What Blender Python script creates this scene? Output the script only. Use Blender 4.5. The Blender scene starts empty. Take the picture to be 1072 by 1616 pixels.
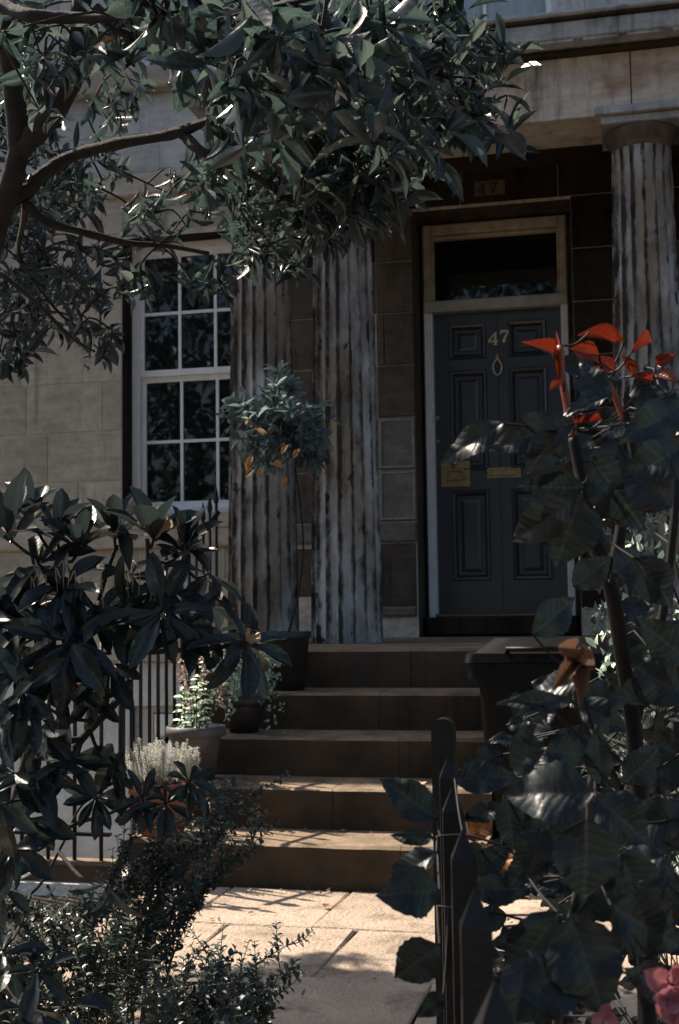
import bpy, math, random
import numpy as np
from mathutils import Vector, Matrix, Quaternion
S = bpy.context.scene
COL = S.collection
rad = math.radians

# ------------------------------------------------------------------ camera
FPX, YAW, ROLL, CAM_H = 2000.0, rad(13), 0.013, 1.12
PITCH = math.atan(152/2000)
_F0 = Vector((-math.sin(YAW), math.cos(YAW), 0)); _R = Vector((math.cos(YAW), math.sin(YAW), 0)); _Z = Vector((0, 0, 1))
CF = _F0*math.cos(PITCH) + _Z*math.sin(PITCH)
_U = _Z*math.cos(PITCH) - _F0*math.sin(PITCH)
CR = _R*math.cos(ROLL) - _U*math.sin(ROLL)
CU = _U*math.cos(ROLL) + _R*math.sin(ROLL)
CP = Vector((0, 0, CAM_H))
cam_d = bpy.data.cameras.new('camera'); cam = bpy.data.objects.new('camera', cam_d); COL.objects.link(cam)
m = Matrix.Identity(4)
for i in range(3):
    m[i][0], m[i][1], m[i][2], m[i][3] = CR[i], CU[i], -CF[i], CP[i]
cam.matrix_world = m
cam_d.sensor_fit = 'VERTICAL'; cam_d.sensor_height = 36; cam_d.lens = 36*FPX/1616
cam_d.clip_start = 0.05; cam_d.clip_end = 500
cam_d.dof.use_dof = True; cam_d.dof.focus_distance = 2.4; cam_d.dof.aperture_fstop = 14.0
S.camera = cam

# ------------------------------------------------------------------ light
SUN_EL, SUN_AZ = rad(51), rad(-68.8)          # azimuth from +Y (behind the house), negative = to the left
SV = Vector((math.sin(SUN_AZ)*math.cos(SUN_EL), math.cos(SUN_AZ)*math.cos(SUN_EL), math.sin(SUN_EL)))
w = bpy.data.worlds.new('World'); S.world = w; w.use_nodes = True
nt = w.node_tree; nt.nodes.clear()
sky = nt.nodes.new('ShaderNodeTexSky'); sky.sky_type = 'NISHITA'; sky.sun_disc = False
sky.sun_elevation = SUN_EL; sky.sun_rotation = SUN_AZ
sky.air_density = 1.0; sky.dust_density = 3.0; sky.ozone_density = 0.8
bg = nt.nodes.new('ShaderNodeBackground'); bg.inputs[1].default_value = 0.078
wo = nt.nodes.new('ShaderNodeOutputWorld')
nt.links.new(sky.outputs[0], bg.inputs[0]); nt.links.new(bg.outputs[0], wo.inputs[0])
sl = bpy.data.lights.new('sun', 'SUN'); sl.energy = 4.8; sl.angle = rad(0.53); sl.color = (1.0, 0.86, 0.72)
so = bpy.data.objects.new('sun', sl); COL.objects.link(so)
so.rotation_mode = 'QUATERNION'; so.rotation_quaternion = SV.to_track_quat('Z', 'Y'); so.location = SV*30
S.view_settings.view_transform = 'Standard'; S.view_settings.look = 'None'
S.view_settings.exposure = 1.12; S.view_settings.gamma = 1.0; S.view_settings.use_curve_mapping = False

# ------------------------------------------------------------------ helpers
def ray(px, py): return CF + CR*((px-536)/FPX) - CU*((py-808)/FPX)
def at(px, py, Z): return CP + ray(px, py)*Z
def onY(px, py, Y):
    d = ray(px, py); return CP + d*(Y/d.y)
def project(P):
    v = Vector(P)-CP; z = v.dot(CF)
    return 536+FPX*v.dot(CR)/z, 808-FPX*v.dot(CU)/z, z

def tag(o, label=None, cat=None, group=None, kind=None):
    if label: o['label'] = label
    if cat: o['category'] = cat
    if group: o['group'] = group
    if kind: o['kind'] = kind
    return o
def thing(name, loc, label, cat, group=None):
    o = bpy.data.objects.new(name, None); COL.objects.link(o); o.location = loc; o.empty_display_size = 0.1
    return tag(o, label, cat, group)
def origin(o):
    v = Vector((0, 0, 0))
    while o is not None:
        v += o.location; o = o.parent
    return v

class MB:
    """collects faces for one mesh object (world coordinates)"""
    def __init__(s): s.v = []; s.f = []; s.smooth = []
    def add(s, vs, fs, smooth=False):
        n = len(s.v); s.v += [tuple(v) for v in vs]
        for f in fs: s.f.append([i+n for i in f]); s.smooth.append(smooth)
        return s
    def box(s, x0, x1, y0, y1, z0, z1, ch=0.0):
        if x0 > x1: x0, x1 = x1, x0
        if not ch:
            vs = [(x, y, z) for z in (z0, z1) for y in (y0, y1) for x in (x0, x1)]
            return s.add(vs, [(0,2,3,1),(4,5,7,6),(0,1,5,4),(2,6,7,3),(0,4,6,2),(1,3,7,5)])
        c = ch        # chamfered on front (-Y) edges
        vs = [(x0,y1,z0),(x1,y1,z0),(x1,y1,z1),(x0,y1,z1),(x0,y0+c,z0),(x1,y0+c,z0),(x1,y0+c,z1),(x0,y0+c,z1),
              (x0+c,y0,z0+c),(x1-c,y0,z0+c),(x1-c,y0,z1-c),(x0+c,y0,z1-c)]
        return s.add(vs, [(0,1,2,3),(0,4,5,1),(1,5,6,2),(2,6,7,3),(3,7,4,0),(4,8,9,5),(5,9,10,6),(6,10,11,7),(7,11,8,4),(8,11,10,9)])
    def quad(s, a, b, c, d): return s.add([a, b, c, d], [(0, 1, 2, 3)])
    def tube(s, pts, rs, n=6, cap=True):
        pts = [Vector(p) for p in pts]
        if not hasattr(rs, '__len__'): rs = [rs]*len(pts)
        base = len(s.v); up = Vector((0.13, 0.21, 1)).normalized()
        ref = None
        for i, p in enumerate(pts):
            t = (pts[min(i+1, len(pts)-1)]-pts[max(i-1, 0)]).normalized()
            if ref is None:
                ref = t.orthogonal().normalized()
            ref = (ref - t*ref.dot(t)).normalized(); b = t.cross(ref)
            for k in range(n):
                a = 2*math.pi*k/n
                s.v.append(tuple(p + (ref*math.cos(a)+b*math.sin(a))*rs[i]))
        for i in range(len(pts)-1):
            for k in range(n):
                k2 = (k+1) % n
                s.f.append([base+i*n+k, base+i*n+k2, base+(i+1)*n+k2, base+(i+1)*n+k]); s.smooth.append(n > 4)
        if cap:
            s.f.append([base+k for k in range(n)][::-1]); s.smooth.append(False)
            e = base+(len(pts)-1)*n
            s.f.append([e+k for k in range(n)]); s.smooth.append(False)
        return s
    def lathe(s, c, prof, n=24):
        base = len(s.v)
        for r, z in prof:
            for k in range(n):
                a = 2*math.pi*k/n
                s.v.append((c[0]+r*math.cos(a), c[1]+r*math.sin(a), c[2]+z))
        for i in range(len(prof)-1):
            for k in range(n):
                k2 = (k+1) % n
                s.f.append([base+i*n+k, base+i*n+k2, base+(i+1)*n+k2, base+(i+1)*n+k]); s.smooth.append(True)
        return s
    def prism(s, poly, y0, y1):     # poly of (x,z), extruded along y, front at y0
        n = len(poly)
        vs = [(x, y0, z) for x, z in poly]+[(x, y1, z) for x, z in poly]
        fs = [tuple(range(n)), tuple(range(2*n-1, n-1, -1))]+[(i, i+n, (i+1) % n+n, (i+1) % n) for i in range(n)]
        return s.add(vs, fs)
    def build(s, name, mat, parent=None, **kw):
        me = bpy.data.meshes.new(name); o0 = origin(parent) if parent else Vector((0, 0, 0))
        me.from_pydata([(v[0]-o0.x, v[1]-o0.y, v[2]-o0.z) for v in s.v], [], s.f)
        me.polygons.foreach_set('use_smooth', s.smooth); me.materials.append(mat); me.update()
        o = bpy.data.objects.new(name, me); COL.objects.link(o)
        if parent: o.parent = parent
        return tag(o, **kw) if kw else o

# ------------------------------------------------------------------ materials
def newmat(name):
    mt = bpy.data.materials.new(name); mt.use_nodes = True; t = mt.node_tree; t.nodes.clear()
    out = t.nodes.new('ShaderNodeOutputMaterial'); p = t.nodes.new('ShaderNodeBsdfPrincipled')
    t.links.new(p.outputs[0], out.inputs[0]); return mt, t, p, out
def N(t, typ, **kw):
    n = t.nodes.new(typ)
    for k, v in kw.items():
        if k.startswith('i_'): n.inputs[k[2:].replace('_', ' ')].default_value = v
        else: setattr(n, k, v)
    return n
def noise(t, vec, scale, detail=6, rough=0.6):
    n = t.nodes.new('ShaderNodeTexNoise'); n.inputs['Scale'].default_value = scale; n.inputs['Detail'].default_value = detail
    n.inputs['Roughness'].default_value = rough; t.links.new(vec, n.inputs['Vector']); return n.outputs['Fac']
def ramp(t, fac, stops):
    r = t.nodes.new('ShaderNodeValToRGB'); e = r.color_ramp.elements
    while len(e) < len(stops): e.new(0.5)
    for i, (p, c) in enumerate(stops):
        e[i].position = p; e[i].color = (c[0], c[1], c[2], 1) if hasattr(c, '__len__') else (c, c, c, 1)
    t.links.new(fac, r.inputs[0]); return r.outputs[0]
def mix(t, fac, a, b, mode='MIX'):
    n = t.nodes.new('ShaderNodeMix'); n.data_type = 'RGBA'; n.blend_type = mode
    for sock, v in ((n.inputs[0], fac), (n.inputs[6], a), (n.inputs[7], b)):
        if hasattr(v, 'is_linked'): t.links.new(v, sock)
        elif hasattr(v, '__len__'): sock.default_value = (v[0], v[1], v[2], 1)
        else: sock.default_value = v
    return n.outputs[2]
def position(t, sx=1, sy=1, sz=1):
    g = t.nodes.new('ShaderNodeNewGeometry'); mp = t.nodes.new('ShaderNodeMapping')
    mp.inputs['Scale'].default_value = (sx, sy, sz); t.links.new(g.outputs['Position'], mp.inputs['Vector']); return mp.outputs[0]
def bump(t, p, h, strength=0.4, dist=0.01):
    b = t.nodes.new('ShaderNodeBump'); b.inputs['Strength'].default_value = strength; b.inputs['Distance'].default_value = dist
    t.links.new(h, b.inputs['Height']); t.links.new(b.outputs[0], p.inputs['Normal']); return b
def simple(name, col, rough=0.5, metal=0.0, var=0.25, scale=18, bmp=0.15, dist=0.003, spec=0.5):
    mt, t, p, _ = newmat(name); v = position(t)
    n1 = noise(t, v, scale); n2 = noise(t, v, scale*9, 3)
    lo = tuple(c*(1-var) for c in col); hi = tuple(min(1, c*(1+var)) for c in col)
    c = ramp(t, n1, [(0.3, lo), (0.7, hi)]); t.links.new(c, p.inputs['Base Color'])
    r = ramp(t, n2, [(0.3, max(0.02, rough-0.08)), (0.7, min(1, rough+0.08))]); t.links.new(r, p.inputs['Roughness'])
    p.inputs['Metallic'].default_value = metal; p.inputs['Specular IOR Level'].default_value = spec
    if bmp: bump(t, p, n2, bmp, dist)
    return mt
def stone(name, light, mid, soot, soot_amt=0.5, streak=True, tool=1.0, rust=None, per=0.25, grain=60):
    """weathered sandstone: tonal clouds, soot in vertical runs, tool marks, grain"""
    mt, t, p, _ = newmat(name); v = position(t); vs = position(t, 5, 5, 0.7)
    cloud = noise(t, v, 2.2, 8, 0.65); fine = noise(t, v, grain, 5, 0.7); med = noise(t, v, 14, 6, 0.65)
    c = ramp(t, cloud, [(0.3, mid), (0.68, light)])
    c = mix(t, 0.35, c, ramp(t, med, [(0.3, tuple(x*0.6 for x in mid)), (0.7, tuple(min(1, x*1.15) for x in light))]))
    oi = t.nodes.new('ShaderNodeObjectInfo')
    c = mix(t, 1.0, c, ramp(t, oi.outputs['Random'], [(0, 1-per), (1, 1.0)]), 'MULTIPLY')
    st = noise(t, vs if streak else v, 1.6, 8, 0.7)
    c = mix(t, ramp(t, st, [(0.62-0.25*soot_amt, 0), (0.86-0.25*soot_amt, 0.9)]), c, soot)
    c = mix(t, .5, c, ramp(t, noise(t, position(t, 1.2, 1.2, 9), 3.2, 7, .7), [(.3, .72), (.7, 1.35)]), 'MULTIPLY')
    if rust:
        c = mix(t, ramp(t, noise(t, position(t, 1, 1, 1.6), 1.9, 4), [(0.55, 0), (0.7, 0.7)]), c, rust)
    pits = t.nodes.new('ShaderNodeTexVoronoi'); pits.inputs['Scale'].default_value = 38; t.links.new(v, pits.inputs['Vector'])
    c = mix(t, ramp(t, pits.outputs['Distance'], [(0.05, 0.55), (0.17, 0)]), c, soot)
    t.links.new(c, p.inputs['Base Color']); p.inputs['Roughness'].default_value = 0.9
    p.inputs['Specular IOR Level'].default_value = 0.2
    h = mix(t, 0.5, fine, noise(t, position(t, 1, 1, 3.5), 26, 4))
    bump(t, p, h, 0.55*tool, 0.006)
    return mt

M = {}
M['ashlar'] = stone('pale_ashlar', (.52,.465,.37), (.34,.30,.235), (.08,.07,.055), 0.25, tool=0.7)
M['dark_ashlar'] = stone('shaded_sooty_ashlar', (.15,.12,.092), (.07,.055,.042), (.016,.014,.012), 0.5, tool=1.4)  # sooty stone, darkened further to carry the porch shade
M['black_ashlar'] = stone('shaded_crusted_stone', (.055,.040,.027), (.022,.017,.013), (.008,.007,.006), 0.6, tool=0.8)  # soot with lintel and reveal shade put into the colour
M['upper_ashlar'] = stone('pale_upper_ashlar', (.56,.57,.54), (.38,.39,.37), (.09,.09,.085), 0.3, tool=0.7)
M['grey_quoin'] = stone('grey_margin_stone', (.24,.215,.19), (.12,.105,.09), (.03,.03,.028), 0.3, tool=1.8)
M['mortar'] = simple('lime_mortar', (.46,.42,.35), 0.95, var=0.3)
M['dark_mortar'] = simple('sooty_mortar', (.12,.11,.10), 0.95, var=0.3)
M['entab'] = stone('entablature_stone', (.62,.56,.47), (.42,.375,.315), (.05,.05,.048), 0.36, tool=0.5, per=.1, rust=(.22,.10,.04))
M['cornice'] = stone('cornice_stone', (.50,.52,.51), (.26,.275,.275), (.03,.034,.036), 0.5, tool=0.6)
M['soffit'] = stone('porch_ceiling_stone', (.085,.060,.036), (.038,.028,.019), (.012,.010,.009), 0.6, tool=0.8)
M['paint_white'] = simple('white_gloss_paint', (.80,.82,.80), 0.35, var=0.08, bmp=0.05)
M['paint_warm_lit'] = simple('warm_lit_white_paint', (.42,.37,.27), 0.5, var=0.35, scale=9, bmp=0.2)  # white frame paint, tinted tan to carry warm light
M['paint_mid'] = simple('greyed_paint', (.42,.42,.37), 0.5, var=0.2, scale=9)
M['pale_brass'] = simple('polished_brass', (.72,.60,.38), 0.35, 0.55, var=0.15)
M['margin'] = simple('drafted_margin', (.24,.225,.20), 0.95, var=.35)
M['plaque'] = simple('worn_plaque', (.13,.10,.065), 0.9)
M['render'] = simple('painted_rough_render', (.62,.61,.57), 0.9, var=0.16, scale=3, bmp=0.8, dist=0.02)
M['iron'] = simple('black_painted_iron', (.006,.007,.008), 0.42, spec=0.3, var=0.5, scale=30, bmp=0.5, dist=0.002)
M['brass'] = simple('tarnished_brass', (.36,.26,.13), 0.42, 0.7, var=0.35, scale=40)
M['steel'] = simple('worn_chrome', (.6,.6,.58), 0.2, 1.0, var=0.1)
M['blackpaint'] = simple('black_lettering', (.01,.01,.01), 0.6)
M['terracotta'] = simple('terracotta', (.22,.085,.05), 0.85, var=0.25, scale=12, bmp=0.3)
M['greypot'] = simple('grey_glazed_pot', (.09,.082,.076), 0.5, var=0.3, scale=10)
M['blackpot'] = simple('black_pot', (.02,.02,.021), 0.5, var=0.3)
M['soil'] = simple('dark_soil', (.045,.032,.022), 1.0, var=0.5, scale=40, bmp=1.0, dist=0.02)
M['bark'] = simple('grey_brown_bark', (.022,.019,.016), 0.85, var=0.5, scale=30, bmp=0.9, dist=0.008)
M['darkbark'] = simple('dark_bark', (.012,.010,.008), 0.9, var=.4)
M['stem'] = simple('green_brown_stem', (.03,.026,.018), 0.6, var=0.5, scale=40)
M['redstem'] = simple('red_young_stem', (.20,.045,.022), 0.45, var=0.5, scale=60)
M['curtain'] = simple('pale_curtain', (.74,.86,.90), 0.9, var=0.08)
M['orange'] = simple('orange_panel', (.55,.20,.06), 0.6, var=0.15)
M['asphalt'] = simple('asphalt', (.05,.05,.052), 0.95, var=0.25, scale=60, bmp=0.6)
M['slate'] = simple('roof_slate', (.07,.075,.085), 0.7, var=0.3)

def mat_step():
    mt, t, p, _ = newmat('worn_step_stone'); v = position(t)
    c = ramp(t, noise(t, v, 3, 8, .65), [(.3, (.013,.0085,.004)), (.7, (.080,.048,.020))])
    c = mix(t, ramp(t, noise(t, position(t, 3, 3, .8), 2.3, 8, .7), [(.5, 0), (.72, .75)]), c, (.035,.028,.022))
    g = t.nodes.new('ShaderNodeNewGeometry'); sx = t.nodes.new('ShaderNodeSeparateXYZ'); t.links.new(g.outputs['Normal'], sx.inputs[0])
    # worn treads painted paler; the risers' shade is darkened into the colour
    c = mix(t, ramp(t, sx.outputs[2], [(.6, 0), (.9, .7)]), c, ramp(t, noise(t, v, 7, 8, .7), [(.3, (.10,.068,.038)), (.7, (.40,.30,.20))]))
    sp = t.nodes.new('ShaderNodeTexVoronoi'); sp.inputs['Scale'].default_value = 16; t.links.new(v, sp.inputs['Vector'])
    c = mix(t, mix(t, 1, ramp(t, sp.outputs['Distance'], [(.05, .5), (.11, 0)]), ramp(t, noise(t, v, 2.1, 3), [(.55, 0), (.62, 1)]), 'MULTIPLY'), c, (.22,.20,.17))
    t.links.new(c, p.inputs['Base Color']); p.inputs['Roughness'].default_value = .85
    bump(t, p, noise(t, v, 45, 6, .7), .6, .008); return mt
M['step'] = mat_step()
def mat_flag():
    mt, t, p, _ = newmat('sandstone_flag'); v = position(t)
    c = ramp(t, noise(t, v, 2.5, 8, .6), [(.3, (.36,.28,.205)), (.7, (.52,.42,.325))])
    oi = t.nodes.new('ShaderNodeObjectInfo'); c = mix(t, 1.0, c, ramp(t, oi.outputs['Random'], [(0, .82), (1, 1.0)]), 'MULTIPLY')
    c = mix(t, ramp(t, noise(t, v, 4.5, 9, .72), [(.50, 0), (.68, .8)]), c, (.12,.085,.055))
    sp = t.nodes.new('ShaderNodeTexVoronoi'); sp.inputs['Scale'].default_value = 22; t.links.new(v, sp.inputs['Vector'])
    c = mix(t, ramp(t, sp.outputs['Distance'], [(.03, .6), (.08, 0)]), c, (.08,.06,.045))
    t.links.new(c, p.inputs['Base Color']); p.inputs['Roughness'].default_value = .8
    bump(t, p, mix(t, .4, noise(t, v, 12, 8, .65), noise(t, v, 70, 4)), 1.0, .03); return mt
M['flag'] = mat_flag()
def mat_column():
    mt, t, p, _ = newmat('weathered_fluted_stone'); v = position(t)
    c = ramp(t, noise(t, v, 3, 8, .6), [(.3, (.30,.325,.33)), (.7, (.54,.565,.55))])
    c = mix(t, ramp(t, noise(t, position(t, 1, 1, .5), 2.7, 4), [(.43, 0), (.6, .8)]), c, (.25,.185,.115))
    c = mix(t, ramp(t, noise(t, position(t, 2, 2, .9), 2.1, 7, .7), [(.42, 0), (.66, .8)]), c, (.11,.095,.075))
    at_ = t.nodes.new('ShaderNodeAttribute'); at_.attribute_name = 'flute_shade'
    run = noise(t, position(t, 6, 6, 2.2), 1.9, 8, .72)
    # shaded side of each flute painted dark, broken into sooty runs and spots
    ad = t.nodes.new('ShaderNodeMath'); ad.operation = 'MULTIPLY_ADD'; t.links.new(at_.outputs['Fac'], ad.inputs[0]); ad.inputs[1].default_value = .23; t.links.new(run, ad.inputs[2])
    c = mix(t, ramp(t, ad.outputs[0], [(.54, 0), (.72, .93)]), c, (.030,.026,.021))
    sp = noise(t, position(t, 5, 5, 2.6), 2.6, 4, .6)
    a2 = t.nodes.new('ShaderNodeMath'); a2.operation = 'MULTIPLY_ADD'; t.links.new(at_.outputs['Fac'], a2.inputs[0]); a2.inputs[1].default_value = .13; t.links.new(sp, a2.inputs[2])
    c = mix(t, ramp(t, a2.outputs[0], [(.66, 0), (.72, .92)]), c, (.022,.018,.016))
    t.links.new(c, p.inputs['Base Color']); p.inputs['Roughness'].default_value = .9; p.inputs['Specular IOR Level'].default_value = .2
    bump(t, p, mix(t, .5, noise(t, v, 50, 6, .7), run), .7, .008); return mt
M['column'] = mat_column()
def mat_door():
    mt, t, p, _ = newmat('slate_grey_door_paint'); v = position(t)
    c = ramp(t, noise(t, v, 4, 5), [(.3, (.040,.047,.056)), (.7, (.056,.064,.075))])
    t.links.new(c, p.inputs['Base Color']); p.inputs['Roughness'].default_value = .30; p.inputs['Coat Weight'].default_value = .25
    p.inputs['Coat Roughness'].default_value = .12
    bump(t, p, noise(t, position(t, 8, 8, .7), 12, 4), .12, .003); return mt
M['door'] = mat_door()
def mat_glass():
    mt, t, p, _ = newmat('dark_window_glass')
    p.inputs['Base Color'].default_value = (.006,.008,.009,1); p.inputs['Roughness'].default_value = .02; p.inputs['IOR'].default_value = 1.55
    bump(t, p, noise(t, position(t, 1, 1, 1), 1.5, 2), .05, .03); return mt
M['glass'] = mat_glass()
def mat_clear():
    mt, t, p, out = newmat('window_pane')
    tr = t.nodes.new('ShaderNodeBsdfTransparent'); mx = t.nodes.new('ShaderNodeMixShader'); fr = t.nodes.new('ShaderNodeFresnel'); fr.inputs[0].default_value = 1.6
    gl = t.nodes.new('ShaderNodeBsdfGlossy'); gl.inputs['Roughness'].default_value = .02
    t.links.new(fr.outputs[0], mx.inputs[0]); t.links.new(tr.outputs[0], mx.inputs[1]); t.links.new(gl.outputs[0], mx.inputs[2]); t.links.new(mx.outputs[0], out.inputs[0]); return mt
M['clear'] = mat_clear()

def mat_leaf(name, lo, hi, rough=.36, trans=.22, tcol=None, vein=.5, nvein=7.0, vbump=.5, back=None, spec=.5, wild=None):
    mt, t, p, out = newmat(name)
    uv = t.nodes.new('ShaderNodeUVMap'); sx = t.nodes.new('ShaderNodeSeparateXYZ'); t.links.new(uv.outputs[0], sx.inputs[0])
    def mth(op, a, b=None):
        n = t.nodes.new('ShaderNodeMath'); n.operation = op
        for i, q in enumerate((a, b)):
            if q is None: continue
            if hasattr(q, 'is_linked'): t.links.new(q, n.inputs[i])
            else: n.inputs[i].default_value = q
        return n.outputs[0]
    ax = mth('ABSOLUTE', mth('SUBTRACT', sx.outputs[0], .5))          # 0 midrib .. .5 margin
    ph = mth('MULTIPLY', mth('SUBTRACT', sx.outputs[1], mth('MULTIPLY', ax, .35)), nvein)
    ph = mth('ADD', ph, mth('MULTIPLY', noise(t, position(t), 40, 3), 1.9))
    side = mth('ABSOLUTE', mth('SUBTRACT', mth('FRACT', ph), .5))       # 0 at a lateral vein
    at_ = t.nodes.new('ShaderNodeAttribute'); at_.attribute_name = 'var'
    oi = t.nodes.new('ShaderNodeObjectInfo')
    rnd = mth('FRACT', mth('ADD', at_.outputs['Fac'], oi.outputs['Random']))
    c = ramp(t, rnd, [(0, lo), (1, hi)])
    if wild: c = mix(t, ramp(t, rnd, [(wild[0]-.01, 1), (wild[0], 0)]), c, wild[1])
    v = position(t); c = mix(t, .35, c, ramp(t, noise(t, v, 45, 4), [(.3, tuple(x*.5 for x in lo)), (.7, tuple(x*1.3 for x in hi))]))
    mid = ramp(t, ax, [(.012, 1), (.035, 0)])
    c = mix(t, mix(t, .5, mid, ramp(t, side, [(.03, 1), (.10, 0)])), c, tuple(min(1, x*(1+vein*1.6)+.02*vein) for x in hi))
    g = t.nodes.new('ShaderNodeNewGeometry')
    bk = back or tuple(min(1, x*1.7+.02) for x in hi)
    c = mix(t, g.outputs['Backfacing'], c, bk)
    t.links.new(c, p.inputs['Base Color']); p.inputs['Roughness'].default_value = rough; p.inputs['Specular IOR Level'].default_value = spec
    h = mix(t, .5, ramp(t, side, [(0, 0), (.35, 1)]), ramp(t, ax, [(0, 0), (.08, 1)]))
    h2 = mix(t, .35, mix(t, .5, h, noise(t, v, 34, 3)), noise(t, v, 110, 4))
    if vbump: bump(t, p, h2, vbump, .003)
    tl = t.nodes.new('ShaderNodeBsdfTranslucent'); t.links.new(mix(t, 1, c, tcol or (6, 5.9, 5), 'MULTIPLY'), tl.inputs[0])
    mx = t.nodes.new('ShaderNodeMixShader'); mx.inputs[0].default_value = trans
    t.links.new(p.outputs[0], mx.inputs[1]); t.links.new(tl.outputs[0], mx.inputs[2]); t.links.new(mx.outputs[0], out.inputs[0])
    return mt
M['l_tree'] = mat_leaf('tree_leaf', (.003,.007,.008), (.012,.020,.021), .30, .16, (14,13.5,11), vein=.15, vbump=.3, spec=.7, back=(.018,.026,.026), wild=(.003, (.20,.12,.04)))
M['l_rhodo'] = mat_leaf('rhododendron_leaf', (.003,.007,.008), (.011,.019,.021), .34, .08, back=(.018,.026,.030), vein=.4, vbump=.3, spec=.4)
M['l_rose'] = mat_leaf('rose_leaf', (.0025,.005,.006), (.008,.0135,.0145), .40, .08, vein=.25, nvein=9, vbump=.55, spec=.36, back=(.03,.042,.04))
M['l_red'] = mat_leaf('red_young_leaf', (.09,.014,.007), (.18,.036,.015), .4, .20, (1.7,1.1,.9), vein=.1, vbump=.5, back=(.19,.05,.025))
M['l_orange'] = mat_leaf('orange_dying_leaf', (.16,.05,.012), (.26,.09,.025), .5, .3, (1.3,1.1,.8), vein=.3, vbump=.7)
M['l_box'] = mat_leaf('small_shrub_leaf', (.008,.015,.015), (.026,.040,.037), .36, .14, vbump=0, spec=.4)
M['l_bay'] = mat_leaf('bay_leaf', (.014,.026,.029), (.045,.070,.074), .38, .18, vein=.3, vbump=.2, wild=(.015, (.40,.17,.03)))
M['l_yellow'] = mat_leaf('yellowed_bay_leaf', (.26,.11,.018), (.40,.19,.035), .5, .3, (1.3,1.1,.8), vein=.1, vbump=.2)
M['l_silver'] = mat_leaf('silvery_foliage', (.60,.62,.56), (.80,.82,.75), .7, .35, (1,1,1), vein=0, vbump=0, back=(.5,.5,.45))
M['l_pale'] = mat_leaf('grey_green_leaf', (.10,.15,.12), (.22,.28,.24), .5, .25, vein=.2, vbump=0)
M['petal'] = mat_leaf('pink_petal', (.33,.12,.14), (.50,.22,.24), .5, .25, (1.1,1,1), vein=0, vbump=.2, back=(.5,.2,.22))
M['petal_pale'] = mat_leaf('pale_pink_petal', (.55,.38,.30), (.75,.55,.45), .6, .4, (1,1,1), vein=0, vbump=.1, back=(.6,.45,.4))
M['sepal'] = mat_leaf('withered_sepal', (.12,.065,.042), (.19,.11,.075), .7, .2, (1.1,1,.9), vein=.1, vbump=.5, back=(.15,.085,.06))
M['bud'] = mat_leaf('rhododendron_bud', (.42,.30,.17), (.55,.42,.26), .5, .3, (1,1,1), vein=0, vbump=.1, back=(.4,.3,.2))

# ------------------------------------------------------------------ leaf prototypes
class Leaf:
    """unit leaf: length 1 along +Y, half width .5 in X, normal +Z"""
    def __init__(s, nl=7, nw=2, peak=.5, tipy=1.0, fold=.25, curl=.2, wave=0.0, serr=0.0, seed=0, twist=0.0, cup=0.0):
        r = random.Random(seed); vs = []; uv = []; fs = []
        for i in range(nl+1):
            t_ = i/nl
            k = math.log(.5)/math.log(peak)
            wd = math.sin(math.pi*min(.999, t_**k))**tipy if 0 < i < nl else (.06 if i == 0 else .015)
            if serr and 0 < i < nl: wd *= 1+serr*(1 if i % 2 else -1)
            for j in range(-nw, nw+1):
                x = j/nw
                z = fold*abs(x)*wd*.5 - curl*t_*t_ + cup*x*x*wd*.5
                if wave: z += wave*math.sin(t_*11+seed*2.1+(1.7 if j > 0 else 0))*abs(x)*.5 + wave*.6*math.sin(t_*23+seed)*abs(x)*.3
                a = twist*t_; X = x*.5*wd
                vs.append((X*math.cos(a)-z*math.sin(a)*.3, t_, z*1.0+X*math.sin(a))); uv.append((x*.5*max(wd, .08)+.5, t_))
        m_ = 2*nw+1
        for i in range(nl):
            for j in range(2*nw):
                fs.append((i*m_+j, i*m_+j+1, (i+1)*m_+j+1, (i+1)*m_+j))
        s.v = np.array(vs); s.f = np.array(fs); s.uv = np.array(uv)
        s.mesh = {}
    def get(s, mat, name):
        if mat.name not in s.mesh:
            me = bpy.data.meshes.new(name); me.from_pydata(s.v.tolist(), [], s.f.tolist())
            me.polygons.foreach_set('use_smooth', [True]*len(s.f))
            u = me.uv_layers.new(name='UVMap'); u.data.foreach_set('uv', s.uv[s.f.ravel()].ravel())
            me.materials.append(mat); s.mesh[mat.name] = me
        return s.mesh[mat.name]
P_rhodo = [Leaf(8, 2, .60, .62, .22, c, .03, seed=i, twist=tw) for i, (c, tw) in enumerate([(.10, .1), (.22, -.2), (.35, .2), (.02, 0)])]
P_tree = [Leaf(6, 2, .56, .85, .28, c, .03, seed=i, twist=tw) for i, (c, tw) in enumerate([(.08, .2), (.2, -.3), (.3, .1)])]
P_rose = [Leaf(17, 4, .42, .95, .22, c, .10, .035, seed=i, twist=tw, cup=-.12) for i, (c, tw) in enumerate([(.10, .1), (.22, -.15), (-.05, .2), (.34, .1)])]
P_young = [Leaf(10, 3, .45, 1.1, .3, c, .02, seed=i, twist=tw, cup=.25) for i, (c, tw) in enumerate([(.25, .3), (.4, -.4), (.15, .6)])]
P_small = [Leaf(3, 1, .5, .8, .3, .1, seed=1)]
P_bay = [Leaf(4, 1, .5, .8, .3, c, seed=2) for c in (.05, .2)]
P_lance = [Leaf(5, 1, .4, .9, .4, .35, seed=3)]
P_petal = [Leaf(6, 3, .62, .6, .1, c, .12, seed=i, cup=.5) for i, c in enumerate((-.3, .25))]

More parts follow.
